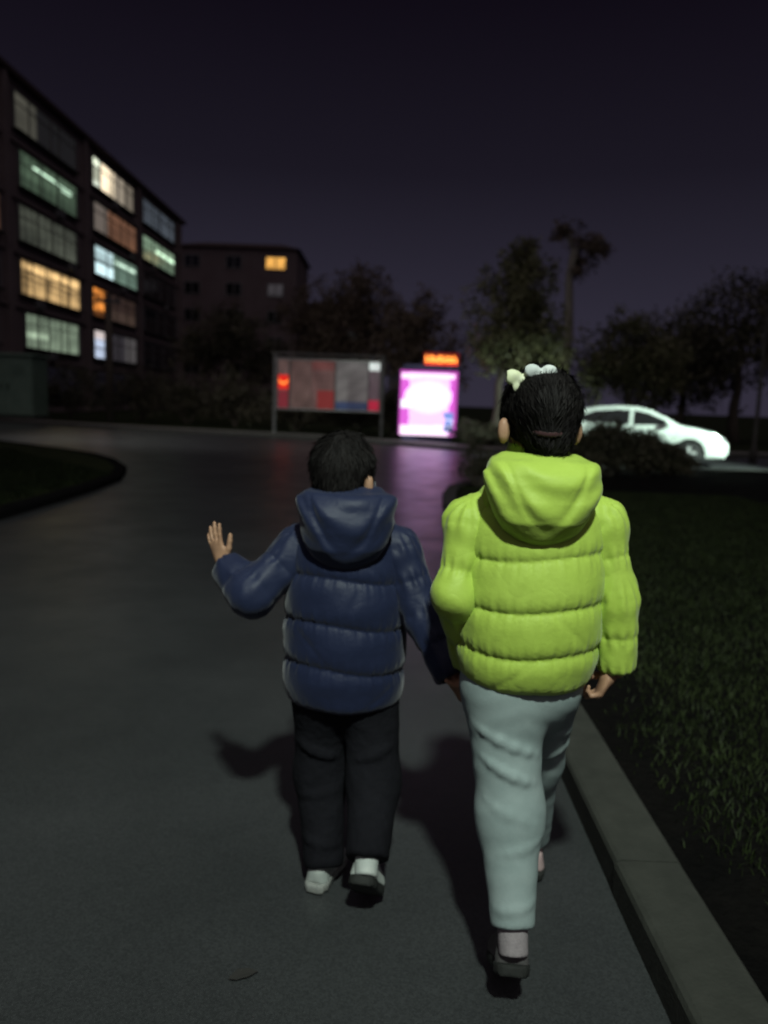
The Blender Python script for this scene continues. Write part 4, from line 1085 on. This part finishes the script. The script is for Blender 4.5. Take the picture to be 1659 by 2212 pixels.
m.tube(arc, [.0055 + .001 * math.sin(3 * i) for i in range(15)], 8); m.build('hair_band', mat('maroon_velvet', (.022, .008, .009), (.034, .012, .012), scale=60, rough=.95, sheen=.3), gha, smooth=True)
bow_m = [mat('cream_yellow_ribbon', (.52, .56, .34), (.62, .65, .48), scale=30, rough=.6), mat('white_ribbon', (.42, .47, .45), (.55, .58, .56), scale=30, rough=.6)]
for i, (px, py, s) in enumerate(((1128, 820, 1.6), (1168, 806, 1.4))):
    c = at(px, py, 1.70 - .012 * i)
    def bf(P, c=c, s=s):
        d = ell(P, c, (.006 * s, .006 * s, .006 * s))
        for q in (-1, 1):
            d = smin(d, ell(P, c + np.array([q * .013, 0, .003]) * s, np.array([.0125, .007, .0105]) * s), .005)
            d = smin(d, ell(P, c + np.array([q * .008, -.002, -.008]) * s, np.array([.005, .004, .009]) * s), .004)
        return d - .0012 * wav(P, 300, 3, 4)
    P, F = surf(bf, c - .035, c + .035, .002); obj('hair_bow', P, F, bow_m[i], gha, smooth=True)

# ---------------- younger child, navy jacket
by = 2.09
bx = at(742, 1350, 1.98)[0]
bb = np.array([at(750, 1930, 1.95)[0], 1.95, 0])
bh = at(744, 1012, 2.07)
B0 = np.array([bx, by, 1.075]); B1 = np.array([bx, by, .60])
bL = [at(648, 1178, 2.09), at(545, 1283, 2.02), at(487, 1222, 2.10)]
bR = [at(858, 1180, 2.08), at(915, 1330, 2.02), at(978, 1462, 1.93)]
b_legL = [np.array([at(692, 1560, 2.08)[0], 2.085, .52]), np.array([at(690, 1700, 2.08)[0], 2.10, .29]), np.array([at(698, 1870, 2.0)[0], 2.00, .085])]
b_legR = [np.array([at(800, 1560, 2.08)[0], 2.085, .52]), np.array([at(806, 1700, 2.04)[0], 2.02, .30]), np.array([at(792, 1850, 1.85)[0], 1.865, .150])]
hb = hand_fn(bL[2] + (bL[2] - bL[1]) * .05, (-.42, .10, 1), (.60, .78, .1), (.7, -.6, .2), .70, (.08, .12, .14, .18), .20, (.7, .6, .2))
hb2 = hand_fn(bR[2], (.36, -.15, -.8), (1, .2, .2), (0, 1, .2), .68, (.7, .75, .8, .8), .02, (.6, .5, .5))
boy = body_obj('person', bb, bh, .93, (B0, B1), (bL, bR), (b_legL, b_legR), (hb, hb2), .038, R(-26))
tag(boy, 'smaller child in a navy puffer jacket and black trousers with one hand raised', 'person', 'children walking hand in hand')
navy = mat('navy_nylon', (.009, .0135, .038), (.012, .0175, .046), scale=5, rough=.55, spec=.25, sheen=.2, bump=.3, bscale=55, bdist=.004, crease=.10)
jt = [(.42, .128, .112, 0), (.505, .150, .128, 0), (.58, .160, .134, -.004), (.70, .162, .136, -.006), (.82, .160, .132, -.006), (.93, .152, .120, -.002), (1.00, .134, .100, 0), (1.045, .110, .084, 0), (1.08, .076, .068, 0), (1.13, .06, .06, 0)]
jf = torso_fn(jt, [.40, .505, .632, .752, .880, 1.01, 1.2], bx, by, .0095, 31, .512, sway=.02)
P, F = surf(jf, (bx - .24, by - .22, .46), (bx + .24, by + .22, 1.14), .0046)
bj = obj('jacket', P, F, navy, boy, smooth=True)
for pts, rad, sd in ((bL, [.062, .057, .045], 41), (bR, [.060, .052, .046], 42)):
    sf = sleeve_fn([np.array([bx + (pts[0][0] - bx) * .45, by, pts[0][2] + .034]), pts[0] + [0, 0, -.012], pts[1], pts[2]], [.048] + rad, 5, .005, sd)
    lo, hi = bounds(pts, .11); P, F = surf(sf, lo, hi, .0052); obj('sleeve', P, F, navy, bj, smooth=True)
hf_ = hood_fn(bx, by, 1.128, .905, .132, .080, .056, 51)
P, F = surf(hf_, (bx - .2, by - .24, .85), (bx + .2, by + .15, 1.20), .005); obj('hood', P, F, navy, bj, smooth=True)
black_c = mat('black_cotton', (.006, .006, .008), (.010, .010, .013), scale=9, rough=.9, spec=.1, bump=.4, bscale=60)
tf = trouser_fn(np.array([bx, by, .53]), (b_legL, b_legR), ((.080, .070, .058), (.080, .070, .058)), (.125, .105, .10), 61, .006, (.03, -.012), [(0, .5, -.9, .7, .8, .012), (0, 1.1, .9, 1.2, -.9, .011), (0, 1.7, -1, 1.78, 1, .012), (1, .45, .9, .65, -.8, .012), (1, 1.05, -.9, 1.2, .9, .011), (1, 1.65, 1, 1.72, -1, .012)])
lo, hi = bounds(b_legL + b_legR, .15); P, F = surf(tf, lo, hi, .006); obj('trousers', P, F, black_c, boy, smooth=True)
wshoe = mat('white_shoe', (.34, .38, .36), (.46, .49, .46), scale=18, rough=.6)
pale_sole = mat('grey_sole', (.20, .21, .20), (.26, .27, .25), scale=40, rough=.8)
for l in (b_legL, b_legR): add_sock(boy, l, wshoe, .034, .030, .08, .03)
q0 = at(678, 1930, 1.955); add_shoe(boy, (q0[0], 1.955, .003), (q0[0] + .06, 2.135, .008), 1.0, wshoe, pale_sole)
q0 = at(790, 1860, 1.825); add_shoe(boy, (q0[0] - .01, 1.822, .118), (q0[0] + .012, 1.945, .006), 1.12, wshoe, dark_sole)
def bhair(P):
    d = ell(P, bh + [0, -.010, .012], (.084, .098, .088))
    d = smin(d, ell(P, bh + [0, -.052, -.050], (.060, .042, .045)), .03)
    d = smax(d, -ell(P, bh + [0, .095, -.03], (.075, .078, .080)), .012)
    for s in (-1, 1): d = smax(d, -ell(P, bh + [s * .094, -.006, -.052], (.034, .05, .048)), .01)
    return d - .0025 * wav(P, 120, 14, 6, (1, 1, .4)) - .004 * wav(P, 45, 16, 4)
hair_obj(boy, yawed(bhair, bh, R(-26)), bh + [-.13, -.15, -.15], bh + [.13, .13, .13], 17, 5200, lambda p: np.stack([(p[:, 0] - bh[0]) * .4, (p[:, 1] - bh[1]) * .3, np.full(len(p), -.08)], 1), hair_m)

# ---------------- a fallen leaf on the road
lc = at(527, 2110, 1.66); c = np.array([lc[0], 1.64, .006])
V = [c + np.array(v) * .9 for v in ((-.035, -.02, .0), (-.012, -.024, .001), (.018, -.012, .002), (.040, .010, .001), (.012, .020, .002), (-.018, .014, .002), (.0, -.001, 0.0))]
fl = obj('fallen_leaf', V, [(0, 1, 6), (1, 2, 6), (2, 3, 6), (3, 4, 6), (4, 5, 6), (5, 0, 6)], mat('dry_leaf', (.028, .027, .025), rough=.9), loc=c)
tag(fl, 'small dark dry leaf lying on the road in the foreground', 'leaf')
